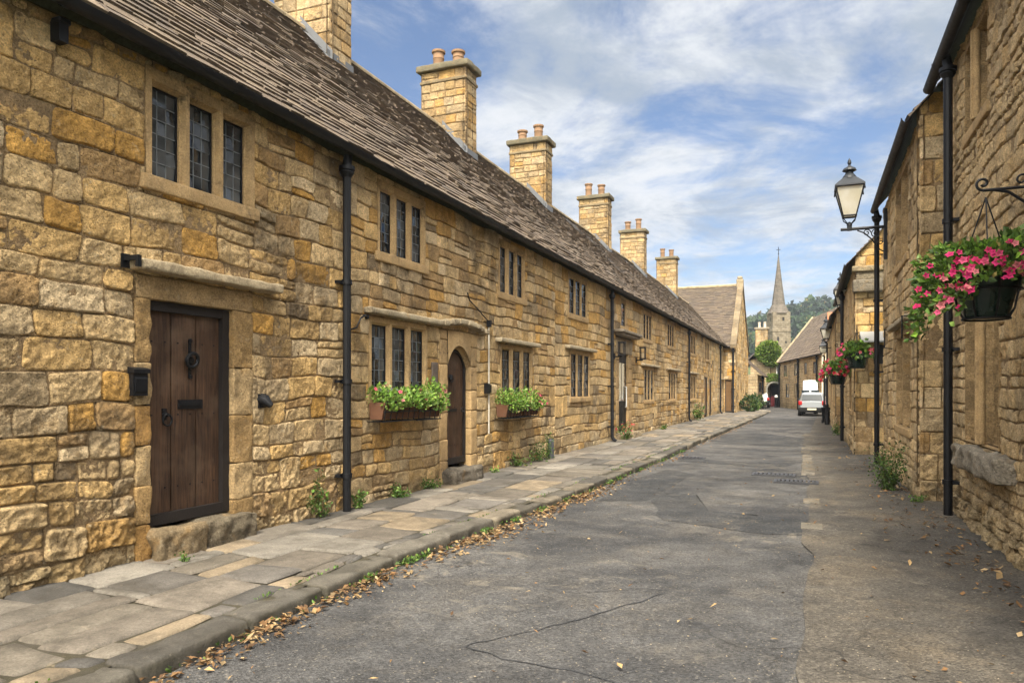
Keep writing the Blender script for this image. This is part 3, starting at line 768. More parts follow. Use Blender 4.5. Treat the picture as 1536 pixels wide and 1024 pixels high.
# flagstone pavement
def pavement():
    g = random.Random(21); m = MB(); bed = []
    cells = layout(0, 61.0, 0, 1.85, random.Random(5), lambda h: (.36, .60), (1.0, 2.4), .22)
    V, C, Q, n = [], [], [], 0
    for u0, u1, v0, v1 in cells:
        s0, s1 = u0 - 4, u1 - 4
        far = s0 > 22
        j = g.uniform(.006, .016); r = .09 if s0 < 12 else (.2 if not far else .5)
        def tk(a):
            k = max(2, int(a / r) + 1); e = min(.018, a * .2)
            return np.concatenate([[j, j + e * .4], np.linspace(j + e, a - j - e, k), [a - j - e * .4, a - j]])
        A, B = np.meshgrid(tk(s1 - s0), tk(v1 - v0), indexing='ij')
        ea = np.minimum(A, s1 - s0 - A) - j; eb = np.minimum(B, v1 - v0 - B) - j
        k = np.clip(1 - ea / .05, 0, 1) * np.clip(1 - eb / .05, 0, 1); cr = g.uniform(.002, .014)
        ss = s0 + A - np.sign(A - (s1 - s0) / 2) * k * cr; vv = v0 + B - np.sign(B - (v1 - v0) / 2) * k * cr
        ss = ss + (B / (v1 - v0) - .5) * g.uniform(-.05, .05)
        pr = np.clip(np.minimum(ea, eb) / .018, 0, 1); pr = 1 - (1 - pr) ** 2
        Z = -.02 + .02 * pr + g.uniform(-.006, .006) + (A / (s1 - s0) - .5) * g.gauss(0, .008) + (B / (v1 - v0) - .5) * g.gauss(0, .008)
        c = np.array(g.choice([(.27, .235, .185), (.31, .275, .225), (.22, .20, .175), (.38, .30, .20), (.15, .14, .125), (.29, .25, .20), (.33, .30, .25)])) * g.uniform(.75, 1.2) * .58
        ss, vv, Z = ss.ravel(), vv.ravel(), Z.ravel()
        V.append(np.stack([ss, vv, Z], 1)); C.append(np.repeat(c[None], len(ss), 0)); a_, b_ = A.shape; idx = np.arange(a_ * b_).reshape(a_, b_)
        Q.append(np.stack([idx[:-1, :-1], idx[1:, :-1], idx[1:, 1:], idx[:-1, 1:]], -1).reshape(-1, 4) + n); n += len(ss)
    V = np.vstack(V); S_, v, Z = V.T
    S2 = S_ + .03 * noise3(S_ * 1.1, v * 2, 0, 31); v2 = v + .03 * noise3(S_ * 1.6, v * 1.2, 0, 32) * np.clip(v / .2, 0, 1) * np.clip((1.85 - v) / .2, 0, 1)
    inner = kx(S2) - .27; X = -5.56 + v2 / 1.85 * (inner + 5.56)
    Z = Z + .128 - .012 * v2 / 1.85 + .012 * fbm(X * .8, S2 * .5, 0, 33, 3) + .004 * fbm(X * 9, S2 * 9, 0, 34, 3)
    m.add(np.stack([X, S2, Z], 1), np.vstack(Q), np.vstack(C))
    ys = np.linspace(-4, 57, 123); A = [(-5.7, y, .108) for y in ys]; B = [(kx(y) - .2, y, .100) for y in ys]; k = len(ys)
    m.add(np.array(A + B), [[i, i + 1, k + i + 1, k + i] for i in range(k - 1)], (.055, .048, .030))
    pts = [(-5.9, 56.6, .122), (-2.95, 56.6, .122), (-2.98, 57.6, .122), (-3.2, 58.6, .122), (-3.7, 59.6, .122), (-4.7, 60.6, .122), (-4.7, 66, .122), (-5.9, 66, .122)]
    m.poly(pts, (.26, .23, .18))
    return m.build('pavement', FLAG)
tag(pavement(), kind='structure')
def kerbs():
    m = MB(); g = random.Random(8); s = -4.0
    while s < 56.6:
        ln = min(g.uniform(.55, 1.15), 57 - s); x0 = float(kx(s + ln / 2)); ang = math.atan2(float(kx(s + ln)) - float(kx(s)), ln)
        fr = Frame((x0 + g.uniform(-.028, .028), s + ln / 2, 0), (math.sin(ang), math.cos(ang), 0), (math.cos(ang), -math.sin(ang), 0))
        c = np.array(g.choice([(.26, .235, .19), (.33, .28, .205), (.17, .155, .13)])) * g.uniform(.75, 1.15) * .5
        m.rock((-ln / 2 + .012, -.27, -.07), (ln / 2 - .012, g.uniform(-.02, .02), .116 + g.uniform(-.02, .018)), .045 if s < 14 else .12, .035, .034, c, 0, fr, int(s * 9) + 50, 5., .4)
        s += ln
    arc = [(-2.68, 57.0), (-2.72, 57.9), (-2.95, 58.9), (-3.45, 59.85), (-4.2, 60.6), (-4.9, 61.0)]
    for a, b in zip(arc[:-1], arc[1:]):
        a, b = np.array(a), np.array(b); d = (b - a) / np.linalg.norm(b - a); ln = np.linalg.norm(b - a); c_ = (a + b) / 2
        m.rock((-ln / 2 + .006, -.27, -.07), (ln / 2 - .006, 0, .12), .15, .03, .02, (.28, .25, .2), 0, Frame((*c_, 0), (*d, 0), (d[1], -d[0], 0)), 7)
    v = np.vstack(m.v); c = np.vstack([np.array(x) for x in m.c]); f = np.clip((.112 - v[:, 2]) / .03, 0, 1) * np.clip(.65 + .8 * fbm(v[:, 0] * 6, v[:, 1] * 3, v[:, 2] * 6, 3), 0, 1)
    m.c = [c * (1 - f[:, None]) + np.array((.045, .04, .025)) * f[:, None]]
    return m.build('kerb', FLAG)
tag(kerbs(), kind='structure')

# ================================================================== ALMSHOUSE TERRACE (left)
FL = Frame((-5.5, 0, 0), (0, 1, 0), (1, 0, 0))
ter = thing('almshouse_terrace', (-5.5, 0, 0), 'long honey coloured stone terrace with mullioned windows and five chimneys along the left pavement', 'terrace')
# (outer rectangle, hood (u0,u1,h))
WIN = [((4.84, 6.22, 3.57, 4.55), None, (3, 6)), ((8.63, 9.98, 3.55, 4.54), None, (3, 6)), ((8.42, 10.04, 1.58, 2.64), (8.28, 10.42, 2.665), (3, 6)),
       ((12.86, 14.25, 3.52, 4.54), None, (2, 5)), ((12.95, 14.7, 1.46, 2.53), (12.7, 14.9, 2.555), (2, 5)), ((17.2, 18.85, 3.54, 4.55), None, (2, 5)),
       ((17.35, 19.1, 1.46, 2.64), (16.95, 19.4, 2.66), (2, 5)), ((22.6, 23.3, 3.66, 4.52), None, (2, 5)), ((25.9, 27.45, 3.48, 4.50), None, (2, 5)),
       ((26.05, 27.8, 1.27, 2.47), (25.6, 28.6, 2.50), (2, 5)), ((30.7, 32.35, 3.50, 4.53), None, (2, 4)), ((31.0, 32.7, 1.24, 2.46), (30.5, 33.2, 2.48), (2, 4)),
       ((37.1, 38.8, 3.48, 4.50), None, (2, 4)), ((37.1, 38.8, 1.2, 2.42), (36.6, 39.4, 2.46), (2, 4)), ((42.6, 44.4, 3.40, 4.48), None, (2, 4)), ((50.0, 51.7, 3.40, 4.45), None, (2, 4)),
       ((50.0, 51.6, 1.25, 2.3), (49.7, 51.9, 2.34), (2, 4))]
DOORS = [(4.73, 6.19, .06, 2.67), (10.45, 11.86, .06, 2.62), (22.0, 24.1, .06, 3.32), (42.0, 43.7, .06, 2.6), (44.2, 45.5, .06, 2.5)]
holes = [w[0] for w in WIN] + DOORS
def lres(u): return .017 if 3 < u < 7 else .024 if 2 < u < 9 else (.04 if u < 14 else (.08 if u < 24 else .16))
m = MB()
stone_wall(m, FL, -1.5, 8.0, .04, 4.62, holes, 11, lres, ch=lambda h: (.18, .32) if h < .7 else (.15, .265), wr_=(1.0, 2.6), rough=1.25, grime=.8)
stone_wall(m, FL, 8.0, 16.2, .04, 4.62, holes, 12, lres, ch=lambda h: (.16, .26), wr_=(1.1, 2.8), rough=.85, pale=.1)
stone_wall(m, FL, 16.2, 52.0, .04, 4.62, holes, 13, lres, ch=lambda h: (.20, .31), wr_=(1.8, 4.2), rough=.7, pale=.12)
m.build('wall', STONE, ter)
for i, (r_, hood, lead) in enumerate(WIN):
    nl = 1 if r_[1] - r_[0] < .9 else 3
    mullioned_window(ter, FL, *r_, nl=nl, hood=hood, lead=lead, seed=i * 7 + 1, jamb=.085, head=.13 if r_[2] > 3 else .10, mull=.09 if i == 0 else .12, sill=True, rev=.105 if i == 0 else (.07 if i < 5 else .045), tone=1.0)
# --- first door
def surround(parent, u0, u1, h0, h1, o0, o1, oh, seed, rev=.20, hood=None, bl=.42):
    g = random.Random(seed); m = MB()
    for a, b in ((o0, u0), (u1, o1)):
        if b - a < .03: continue
        h = h0
        while h < h1 - .01:
            k = min(g.uniform(.8, 1.25) * bl, h1 - h)
            if h1 - h - k < .15: k = h1 - h
            m.rock((a, -rev, h + .003), (b, .006 + g.uniform(0, .008), h + k - .003), .035, .012, .020, np.array(g.choice([(.52, .37, .19), (.46, .30, .13), (.44, .33, .2), (.50, .29, .10)])) * g.uniform(.75, 1.0), 0, FL, int(h * 99) + seed, 9.); h += k
    m.rock((o0, -rev, h1), (o1, .012, oh), .06, .016, .012, DC * .92, 0, FL, seed)
    o = m.build('door_surround', STONE, parent, True, False)
    if hood: 
        q = MB(); q.rock((hood[0], -.04, hood[2]), (hood[1], .17, hood[2] + .10), .05, .024, .018, (.40, .325, .21), 0, FL, seed + 3); q.build('hood_mould', DRESS, parent, True, False)
    return o
def stonestep(parent, boxes, seed):
    m = MB()
    for k, (lo, hi, c) in enumerate(boxes): m.rock(lo, hi, .03, .04, .06, c, 0, FL, seed + k, 6., .4)
    return m.build('doorstep', STONE_R, parent, True)
d1 = plank_door(ter, FL, 4.89, 5.91, .40, 2.46, d=-.10, frame=.09, frame_sides=(.25, 1))
surround(d1, 4.89, 5.91, .10, 2.46, 4.73, 6.19, 2.67, 31, hood=(4.66, 6.5, 2.69))
def ring(c, r, t, fr, n=18, tilt=0):
    a = np.linspace(0, 2 * math.pi, n, endpoint=False); return [fr.P(c[0] + r * math.sin(x), c[1] + tilt * math.cos(x), c[2] + r * math.cos(x)) for x in a]
m = MB(); m.tube(ring((5.13, -.055, 1.36), .052, .009, FL), .010, 8, closed=True); m.tube([FL.P(5.13, -.095, 1.41), FL.P(5.13, -.045, 1.41)], [.03, .014], 10); m.box((5.105, -.102, 1.36), (5.155, -.09, 1.47), (.1,) * 3, 0, FL)
m.build('handle', IRON, d1, 'auto', False)
m = MB(); m.tube(ring((5.43, -.055, 1.93), .068, .012, FL, tilt=.012), .017, 8, closed=True); m.tube([FL.P(5.43, -.102, 1.93), FL.P(5.43, -.065, 1.93)], [.055, .03], 12)
m.box((5.415, -.102, 1.99), (5.445, -.085, 2.12), (.1,) * 3, 0, FL); m.box((5.415, -.102, 1.76), (5.445, -.085, 1.86), (.1,) * 3, 0, FL); m.tube([FL.P(5.43, -.09, 2.12), FL.P(5.43, -.075, 2.12)], .022, 8); m.tube([FL.P(5.43, -.09, 1.77), FL.P(5.43, -.07, 1.77)], .018, 8)
m.build('knocker', IRON, d1, 'auto', False)
m = MB(); m.box((5.29, -.104, 1.46), (5.59, -.086, 1.55), (.1,) * 3, 0, FL); m.box((5.31, -.086, 1.49), (5.57, -.078, 1.525), (.1,) * 3, 0, FL)
m.build('letter_plate', IRON, d1, 'auto', False)
stonestep(ter, [((4.86, -.2, .07), (5.42, .16, .37), (.24, .18, .105)), ((5.44, -.2, .07), (6.14, .15, .385), (.17, .14, .095))], 71)
# --- second door, arched
d2 = plank_door(ter, FL, 10.72, 11.60, .40, 2.34, d=-.12, n=3, arch=.30, frame=.05)
def arched_surround(parent, u0, u1, h0, hs, rise, o0, o1, oh, seed):
    g = random.Random(seed); m = MB(); n = 15; us = np.linspace(u0, u1, n); arch = hs + rise * (1 - (2 * np.abs(us - (u0 + u1) / 2) / (u1 - u0)) ** 2.2)
    # spandrel block with an arched soffit
    F_ = [FL.P(us, .01, arch), FL.P(us, .01, np.full(n, oh)), FL.P(us, -.05, arch - .02), FL.P(us, -.24, arch - .02)]
    F_[0] = FL.P(us, .01, arch + .03)
    q = [[i, i + 1, n + i + 1, n + i] for i in range(n - 1)] + [[i, i + 1, 2 * n + i + 1, 2 * n + i] for i in range(n - 1)] + [[2 * n + i, 2 * n + i + 1, 3 * n + i + 1, 3 * n + i] for i in range(n - 1)]
    m.add(np.vstack(F_), q, DC * .95)
    for a, b in ((o0, u0), (u1, o1)):
        h = h0
        while h < oh - .01:
            k = min(g.uniform(.3, .46), oh - h); k = oh - h if oh - h - k < .15 else k
            m.rock((a, -.24, h + .003), (b, .008 + g.uniform(0, .012), h + k - .003), .06, .02, .012, DC * g.uniform(.8, 1.08), 0, FL, int(h * 70) + seed); h += k
    return m.build('door_surround', DRESS, parent, True, False)
arched_surround(d2, 10.72, 11.60, .10, 2.04, .32, 10.45, 11.86, 2.62, 33)
m = MB(); n = 11
for i in range(n - 1):
    a, b = 10.42 + (12.12 - 10.42) * i / (n - 1), 10.42 + (12.12 - 10.42) * (i + 1) / (n - 1); f = lambda u: 2.64 + .10 * (1 - ((u - 11.2) / .85) ** 2)
    m.rock((a - .004, -.03, f((a + b) / 2)), (b + .004, .13 + .02 * (i % 2), f((a + b) / 2) + .09), .05, .02, .015, (.37, .31, .21), 0, FL, i)
m.build('hood_mould', DRESS, d2, True, False)
m = MB(); m.tube(ring((11.46, -.085, 1.30), .04, .008, FL), .009, 8, closed=True); m.box((10.8, -.122, 1.28), (11.3, -.108, 1.325), (.1,) * 3, 0, FL); m.build('handle', IRON, d2, 'auto', False)
m = MB(); m.tube([FL.P(11.05, -.12, 1.86), FL.P(11.05, -.07, 1.86)], [.05, .035], 12); m.tube(ring((11.05, -.085, 1.82), .045, .01, FL), .010, 8, closed=True); m.build('knocker', IRON, d2, 'auto', False)
stonestep(ter, [((10.5, -.25, .07), (11.66, .26, .34), (.16, .14, .11))], 77)
# --- third door, glazed, under a pediment slab
BLACKPAINT = m_simple('black_gloss_paint', (.007, .0075, .009), .5, .2, 0, .2, 5, .001)
m = MB(); m.box((22.35, -.12, .40), (23.6, -.07, 2.78), (.02,) * 3, 0, FL)
for a, b, c, d in ((22.45, 22.93, .55, 1.15), (23.0, 23.5, .55, 1.15)): m.box((a, -.07, c), (b, -.06, d), (.02,) * 3, 0, FL)
for a, b, c, d in ((22.45, 22.93, 1.3, 2.5), (23.0, 23.5, 1.3, 2.5)): m.box((a, -.07, c), (b, -.066, d), (.02,) * 3, 1, FL)
d3 = m.build('door', [BLACKPAINT, GLASS], ter, False)
m = MB(); m.tube([FL.P(23.44, -.07, 1.1), FL.P(23.44, -.02, 1.1), FL.P(23.44, -.02, 1.75), FL.P(23.44, -.07, 1.75)], .018, 8); m.build('handle', PAINT_W, d3, 'auto', False)
g = random.Random(3); m = MB()
for a, b in ((22.0, 22.35), (23.6, 24.1)):
    h = .1
    while h < 2.8:
        k = min(g.uniform(.35, .5), 2.8 - h); m.rock((a, -.24, h + .003), (b, .01, h + k - .003), .12, .02, .01, DC * g.uniform(.8, 1.0), 0, FL, int(h * 9)); h += k
m.rock((21.98, -.24, 2.8), (24.12, .03, 3.28), .1, .02, .012, (.30, .235, .15), 0, FL, 5)
m.build('door_surround', DRESS, d3, True, False)
m = MB(); m.rock((21.8, -.03, 3.32), (24.35, .24, 3.40), .1, .02, .01, (.24, .20, .15), 0, FL, 9); m.rock((21.7, -.03, 3.40), (24.45, .30, 3.49), .1, .02, .01, (.20, .17, .13), 0, FL, 10); m.build('hood_mould', DRESS, d3, True, False)
stonestep(ter, [((21.95, -.25, .07), (24.1, .32, .30), (.32, .26, .17))], 81)
# --- far doors
TAN = m_simple('faded_oak', (.15, .085, .035), .7, .3, 0, .3, 8, .004)
for (u0, u1, h1) in ((42.25, 43.45, 2.38), (44.35, 45.35, 2.3)):
    d = plank_door(ter, FL, u0, u1, .22, h1, d=-.06, mat=TAN, frame=.08); surround(d, u0, u1, .08, h1, u0 - .25, u1 + .25 if u1 < 44 else u1 + .15, h1 + .2, 41)
# --- gutter, pipes, roof, chimneys
gutter(ter, FL, -1.5, 52.2, .255, 4.63, .068)
for u in (7.74, 21.05, 35.9, 49.2): downpipe(ter, FL, u, .12, 4.56, d=.12, r=.052 if u < 9 else .05, shoe=u > 9)
m = MB(); slate_roof(m, (-5.22, -1.6, 4.655), (-5.22, 24, 4.655), (-3.28, 0, 3.50), 5)
slate_roof(m, (-5.22, 24.0, 4.655), (-5.22, 56.8, 4.655), (-3.28, 0, 3.50), 6, wd=(.2, .42), sag=.05)
m.add(np.array([(-8.5, -1.6, 8.13), (-8.5, 56.8, 8.13), (-11.8, 56.8, 4.6), (-11.8, -1.6, 4.6)]), [[0, 1, 2, 3]], (.12, .1, .08))
roof = m.build('roof', SLATE, ter, False)
m = MB(); u = -1.6; g = random.Random(9)
while u < 56.5:      # saddle stones on the ridge
    a = np.linspace(-.2, math.pi + .2, 9); ln = g.uniform(.45, .6); rr = .13; z0 = 8.10 + .035 * float(fbm(u * .28, 2, 0, 5, 2))
    for q_ in (0,):
        v = np.vstack([np.stack([-8.5 + rr * np.cos(a), np.full(9, y_), z0 + rr * .8 * np.sin(a)], 1) for y_ in (u + .006, u + ln - .006)])
        m.add(v, [[j, j + 1, 10 + j, 9 + j] for j in range(8)], np.array((.33, .265, .165)) * g.uniform(.75, 1.1))
        m.poly(v[:9], (.25, .2, .12))
    u += ln
m.build('ridge_stones', DRESS, roof, False, False)
def stack(parent, x0, x1, s0, s1, z0, z1, seed, res=.12, pale=0., tone=.64):
    m = MB()
    kw = dict(ch=lambda h: (.17, .27), wr_=(1.1, 2.2), rough=.5, warp=.3, base_h=.001, joint=.003, pale=.15 + pale * .4, tone=tone)
    stone_wall(m, Frame((x0, s0, 0), (1, 0, 0), (0, -1, 0)), 0, x1 - x0, z0, z1, [], seed, res, **kw)
    stone_wall(m, Frame((x1, s0, 0), (0, 1, 0), (1, 0, 0)), 0, s1 - s0, z0, z1, [], seed + 1, res, **kw)
    m.box((x0, s0 + .03, z0), (x1 - .03, s1, z1), (.3, .22, .12))
    return m
CH = [(10.8, 9.0, 0, .6), (16.3, 9.62, 2, 0), (22.2, 9.62, 2, 0), (30.0, 9.72, 2, .15), (37.3, 9.75, 2, .5), (47.0, 9.98, 2, .05)]
for i, (s, top, npots, pale) in enumerate(CH):
    x0, x1 = (-9.1, -7.86); t = max(top, 9.6)
    m = stack(ter, x0, x1, s, s + .66, 7.1, t, 60 + i, .14 if s < 25 else .25, pale)
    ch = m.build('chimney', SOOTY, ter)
    q = MB(); q.rock((x0 - .03, s - .03, t - .30), (x1 + .03, s + .69, t - .22), .12, .02, .01, (.22, .17, .10), 0, None, i); q.rock((x0 - .10, s - .10, t), (x1 + .10, s + .76, t + .16), .08, .03, .025, (.15, .13, .085), 0, None, i + 4, 6, .35)
    q.build('cap', DRESS, ch, True, False)
    q = MB()
    pts = lambda X: 4.655 + (-5.22 - X) * 1.067 + .06
    q.add(np.array([(-8.5, s - .012, pts(-8.5)), (-7.80, s - .012, pts(-7.80)), (-7.80, s - .012, pts(-7.80) + .16), (-8.5, s - .012, pts(-8.5) + .16)]), [[0, 1, 2, 3]])
    q.add(np.array([(-8.5, s - .012, pts(-8.5)), (-7.80, s - .012, pts(-7.80)), (-7.80, s - .16, pts(-7.80) - .01), (-8.5, s - .16, pts(-8.5) - .01)]), [[0, 1, 2, 3]])
    q.add(np.array([(x1 + .012, s - .1, pts(x1) + .1), (x1 + .012, s + .7, pts(x1) + .1), (x1 + .012, s + .7, pts(x1) - .06), (x1 + .012, s - .1, pts(x1) - .06)]), [[0, 1, 2, 3]])
    q.build('flashing', FLASH, ch, False, False)
    for k in range(npots):
        px = -8.78 + .56 * k; hh = .40 + .10 * ((i + k) % 2) + (.08 if i > 2 else 0); z = t + .15; r = .15
        c = MB(); c.lathe([(r * .95, 0), (r * .9, hh * .55), (r * 1.0, hh * .6), (r * .93, hh * .66), (r * .93, hh - .06), (r * 1.16, hh - .05), (r * 1.18, hh), (r * .8, hh), (r * .75, hh - .3)], (px, s + .33, z), 14)
        c.build('chimney_pot', CLAYPOT, ch, 'auto', False)

# ================================================================== things on the terrace wall
def wallthing(name, label, cat, u, h, group=None): return thing(name, tuple(FL.P(u, 0., h)), label, cat, group)
t = wallthing('letter_box', 'small black metal letter box on the stone wall beside the near plank door', 'letter box', 4.74, 1.6)
m = MB(); m.box((4.66, .01, 1.59), (4.81, .06, 1.82), (.1,) * 3, 0, FL); m.build('box', IRON, t, False)
m = MB(); m.prism([(1.79, .0), (1.845, .0), (1.825, .08), (1.79, .08)], FL.P(0, 0, 0), (0, 0, 1), (1, 0, 0), (0, 1, 0), 4.65, 4.82); m.build('lid', IRON, t, False)
m = MB(); m.prism([(1.61, .06), (1.76, .06), (1.74, .075), (1.63, .07)], FL.P(0, 0, 0), (0, 0, 1), (1, 0, 0), (0, 1, 0), 4.675, 4.795); m.build('front_panel', BLACKPAINT, t, False)
t = wallthing('door_bell', 'small black cone shaped bell cover on the wall right of the near plank door', 'bell', 6.33, 1.49)
m = MB(); m.tube([FL.P(6.33, .0, 1.54), FL.P(6.33, .05, 1.53), FL.P(6.35, .12, 1.47)], [.07, .065, .03], 10); m.build('bell_cover', IRON, t, 'auto')
m = MB(); m.box((6.27, .005, 1.45), (6.39, .02, 1.60), (.1,) * 3, 0, FL); m.build('back_plate', IRON, t, False)
t = tag(MB().box((3.95, .0, 4.36), (4.03, .10, 4.53), (.1,) * 3, 0, FL).rock((3.94, .02, 4.50), (4.04, .12, 4.54), .05, .01, .0, (.1,) * 3, 0, FL).build('alarm_box', IRON, None, False), 'small dark box high on the wall under the eaves at the near end', 'box')
t = wallthing('wall_hook', 'short black iron hook at the left end of the stone hood over the near door', 'hook', 4.64, 2.74)
m = MB(); m.box((4.58, .0, 2.70), (4.66, .02, 2.82), (.1,) * 3, 0, FL); m.box((4.60, .0, 2.76), (4.64, .18, 2.80), (.1,) * 3, 0, FL); m.box((4.60, .15, 2.70), (4.64, .18, 2.76), (.1,) * 3, 0, FL); m.build('arm', IRON, t, False)
t = wallthing('wall_hook', 'thin curved black iron hook beside the upper left corner of the first ground floor window', 'hook', 8.2, 2.48)
m = MB(); m.tube([FL.P(u, d, h) for u, d, h in ((8.32, .03, 2.62), (8.15, .12, 2.62), (8.02, .14, 2.57), (7.95, .12, 2.44), (7.86, .06, 2.40), (7.80, .03, 2.44))], .012, 6); m.tube([FL.P(8.32, 0, 2.62), FL.P(8.32, .05, 2.62)], .035, 8); m.build('arm', IRON, t, 'auto')
t = wallthing('cable_conduit', 'white plastic cable conduit running down the wall beside the arched door', 'conduit', 12.33, .84)
m = MB(); m.tube([FL.P(12.33, .03, .84), FL.P(12.33, .03, 2.80)], .015, 8); m.build('pipe', m_simple('dirty_white_plastic', (.50, .47, .40), .6, .3, 0, .45, 4, .001), t, 'auto')
m = MB(); m.box((12.29, .0, 2.80), (12.37, .07, 2.92), (.1,) * 3, 0, FL); m.build('cap', IRON, t, False)
m = MB(); m.tube([FL.P(u, .03, h) for u, h in ((12.33, 2.90), (12.1, 2.98), (11.8, 3.10), (11.5, 3.2), (11.42, 3.32))], .010, 6); m.build('cable', IRON, t, 'auto')
t = tag(MB().box((12.18, .0, 1.58), (12.28, .08, 1.76), (.1,) * 3, 0, FL).box((12.16, .08, 1.60), (12.30, .10, 1.74), (.1,) * 3, 0, FL).build('meter_box', IRON, None, False), 'small black box on the wall next to the white cable conduit', 'box')
t = tag(MB().rock((10.16, .0, 1.58), (10.34, .035, 2.08), .05, .008, .003, (.10, .08, .065), 0, FL).build('name_plaque', m_attr('slate_plaque', .6), None), 'narrow dark slate plaque on the wall left of the arched door', 'plaque')
t = tag(MB().lathe([(.07, 0), (.07, .40), (.055, .42), (.055, .44), (.0, .44)], (-5.36, 15.5, .12), 14).build('marker_post', m_simple('grey_plastic', (.06, .065, .075), .5), None, 'auto'), 'short dark grey post standing in weeds at the foot of the wall', 'post')
t = tag(MB().tube([FL.P(8.62, .05, 1.60), FL.P(8.62, .16, 1.63)], [.02, .02], 8).tube([FL.P(8.52, .12, 1.63), FL.P(8.8, .17, 1.60), FL.P(9.0, .16, 1.585)], [.055, .07, .02], 10).build('watering_rose', m_simple('grey_metal', (.10, .105, .115), .45), None, 'auto'), 'dark grey rounded object on the left end of the first ground floor sill', 'ornament')
for u, lab in ((21.75, 'black box frame wall lantern left of the black glazed door'), (24.75, 'black box frame wall lantern right of the black glazed door')):
    t = wallthing('wall_lantern', lab, 'lantern', u, 2.65, 'lanterns beside the black door')
    m = MB(); m.tube([FL.P(u, 0, 2.66), FL.P(u, .24, 2.66)], .022, 8); m.box((u - .05, .0, 2.58), (u + .05, .03, 2.76), (.1,) * 3, 0, FL); m.build('bracket', IRON, t, False)
    m = MB()
    for a in (-.08, .08):
        for b in (.16, .32): m.box((u + a - .012, b - .012, 2.70), (u + a + .012, b + .012, 3.08), (.1,) * 3, 0, FL)
    m.box((u - .10, .14, 3.06), (u + .10, .34, 3.10), (.1,) * 3, 0, FL); m.box((u - .10, .14, 2.68), (u + .10, .34, 2.71), (.1,) * 3, 0, FL); m.build('frame', IRON, t, False)

# ---- window boxes
def window_box(u0, u1, h, seed, label, nleaf=700, pinks=6, wide=.24):
    g = np.random.default_rng(seed); t = wallthing('window_box', label, 'window box', (u0 + u1) / 2, h, 'window boxes on the terrace wall'); d0 = .05
    m = MB(); k = int((u1 - u0) / .16) + 1
    prof = [(d0 + .02, h), (d0 + wide - .04, h), (d0 + wide, h + .19), (d0 + wide + .012, h + .19), (d0 + wide + .012, h + .225), (d0, h + .225)]
    n = len(prof); v = np.vstack([FL.P(np.full(n, u), np.array([p[0] for p in prof]), np.array([p[1] for p in prof])) for u in (u0, u1)])
    m.add(v, [[j, (j + 1) % n, n + (j + 1) % n, n + j] for j in range(n)]); m.poly(v[:n]); m.poly(v[n:]); m.build('trough', TERRA, t, False)
    m = MB()
    for u in np.linspace(u0 + .02, u1 - .02, k):
        m.tube([FL.P(u, .0, h - .03), FL.P(u, d0 + wide - .02, h - .03), FL.P(u, d0 + wide + .02, h + .19), FL.P(u, d0 + wide + .02, h + .24)], .008, 6)
    for hh, dd in ((h - .03, d0 + wide - .02), (h + .10, d0 + wide + .012), (h + .235, d0 + wide + .03)): m.tube([FL.P(u0 - .02, dd, hh), FL.P(u1 + .02, dd, hh)], .010, 6)
    m.build('iron_cradle', IRON, t, 'auto')
    U = g.uniform(u0 - .02, u1 + .04, nleaf); rr = g.uniform(0, 1, nleaf) ** .6; a = g.uniform(-.75, math.pi * .95, nleaf)
    lump = .75 + .45 * noise3(U * 4, seed, 0, 3)
    P = FL.P(U, d0 + wide * .55 + .25 * rr * np.cos(a), h + .22 + np.where(a > 0, .30, .24) * lump * rr * np.sin(a))
    m = MB(); leafs(m, P, .058, LIME + GREENS[1:2], g, .5, np.array([.35, 0, .3])); m.build('foliage', LEAF, t, False)
    i = g.integers(0, nleaf, pinks); flowers(t, P[i] + np.array([.05, 0, .04]), .034, [(.62, .10, .16), (.68, .28, .26), (.55, .06, .14)], g, (.8, -.4, .4))
window_box(8.34, 9.16, 1.25, 3, 'terracotta window box with leafy plants under the left half of the first ground floor window', 1250, 7)
window_box(9.26, 9.96, 1.24, 5, 'terracotta window box with light green trailing plants, nearest the arched door', 1250, 7)
window_box(12.62, 13.44, 1.14, 7, 'terracotta window box of green plants under the second ground floor window, nearer the arched door', 950, 2)
window_box(13.52, 14.35, 1.14, 9, 'terracotta window box crowded with pink flowers under the second ground floor window', 900, 30)

# ================================================================== CROSS WING, far left
cw = thing('gabled_house', (-4.7, 52, 0), 'steep roofed stone house with its gable to the street at the terrace end', 'house')
m = MB()
fa = Frame((-5.5, 52.0, 0), (1, 0, 0), (0, -1, 0)); fb = Frame((-4.7, 52.0, 0), (0, 1, 0), (1, 0, 0))
gt = lambda u: 4.62 + 4.75 * (1 - abs(u - 5.5) / 5.5)
slits = [(2.2, 2.9, 4.3, 6.0), (2.7, 3.3, .9, 2.6), (7.0, 7.7, 1.0, 2.7), (7.3, 7.9, 4.2, 5.6)]
stone_wall(m, fa, 0, .8, .04, 4.6, [(.12, .56, .1, 2.35)], 91, .15, rough=.8)
stone_wall(m, fb, 0, 11, .04, 9.4, slits, 92, .3, ch=lambda h: (.2, .3), rough=.8, top=gt)
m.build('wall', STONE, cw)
for i, r_ in enumerate(slits): mullioned_window(cw, fb, *r_, nl=1, seed=i + 70, jamb=.14, lead=(2, 5))
plank_door(cw, fa, .12, .56, .12, 2.35, d=-.1, mat=TAN, frame=.04)
m = MB(); slate_roof(m, (-12.5, 51.75, 4.6), (-4.95, 51.75, 4.6), (0, 5.75, 4.90), 14, ex=(.24, .15), wd=(.25, .5), tone=.72); m.add(np.array([(-12.5, 57.5, 9.5), (-4.95, 57.5, 9.5), (-4.95, 63.2, 4.6), (-12.5, 63.2, 4.6)]), [[0, 1, 2, 3]], (.12, .1, .08))
rf = m.build('roof', SLATE, cw, False)
m = MB(); m.rock((-12.4, 57.36, 9.42), (-5.0, 57.64, 9.62), .3, .06, .02, (.36, .29, .18)); m.build('ridge_stones', DRESS, rf, True, False)
m = MB()
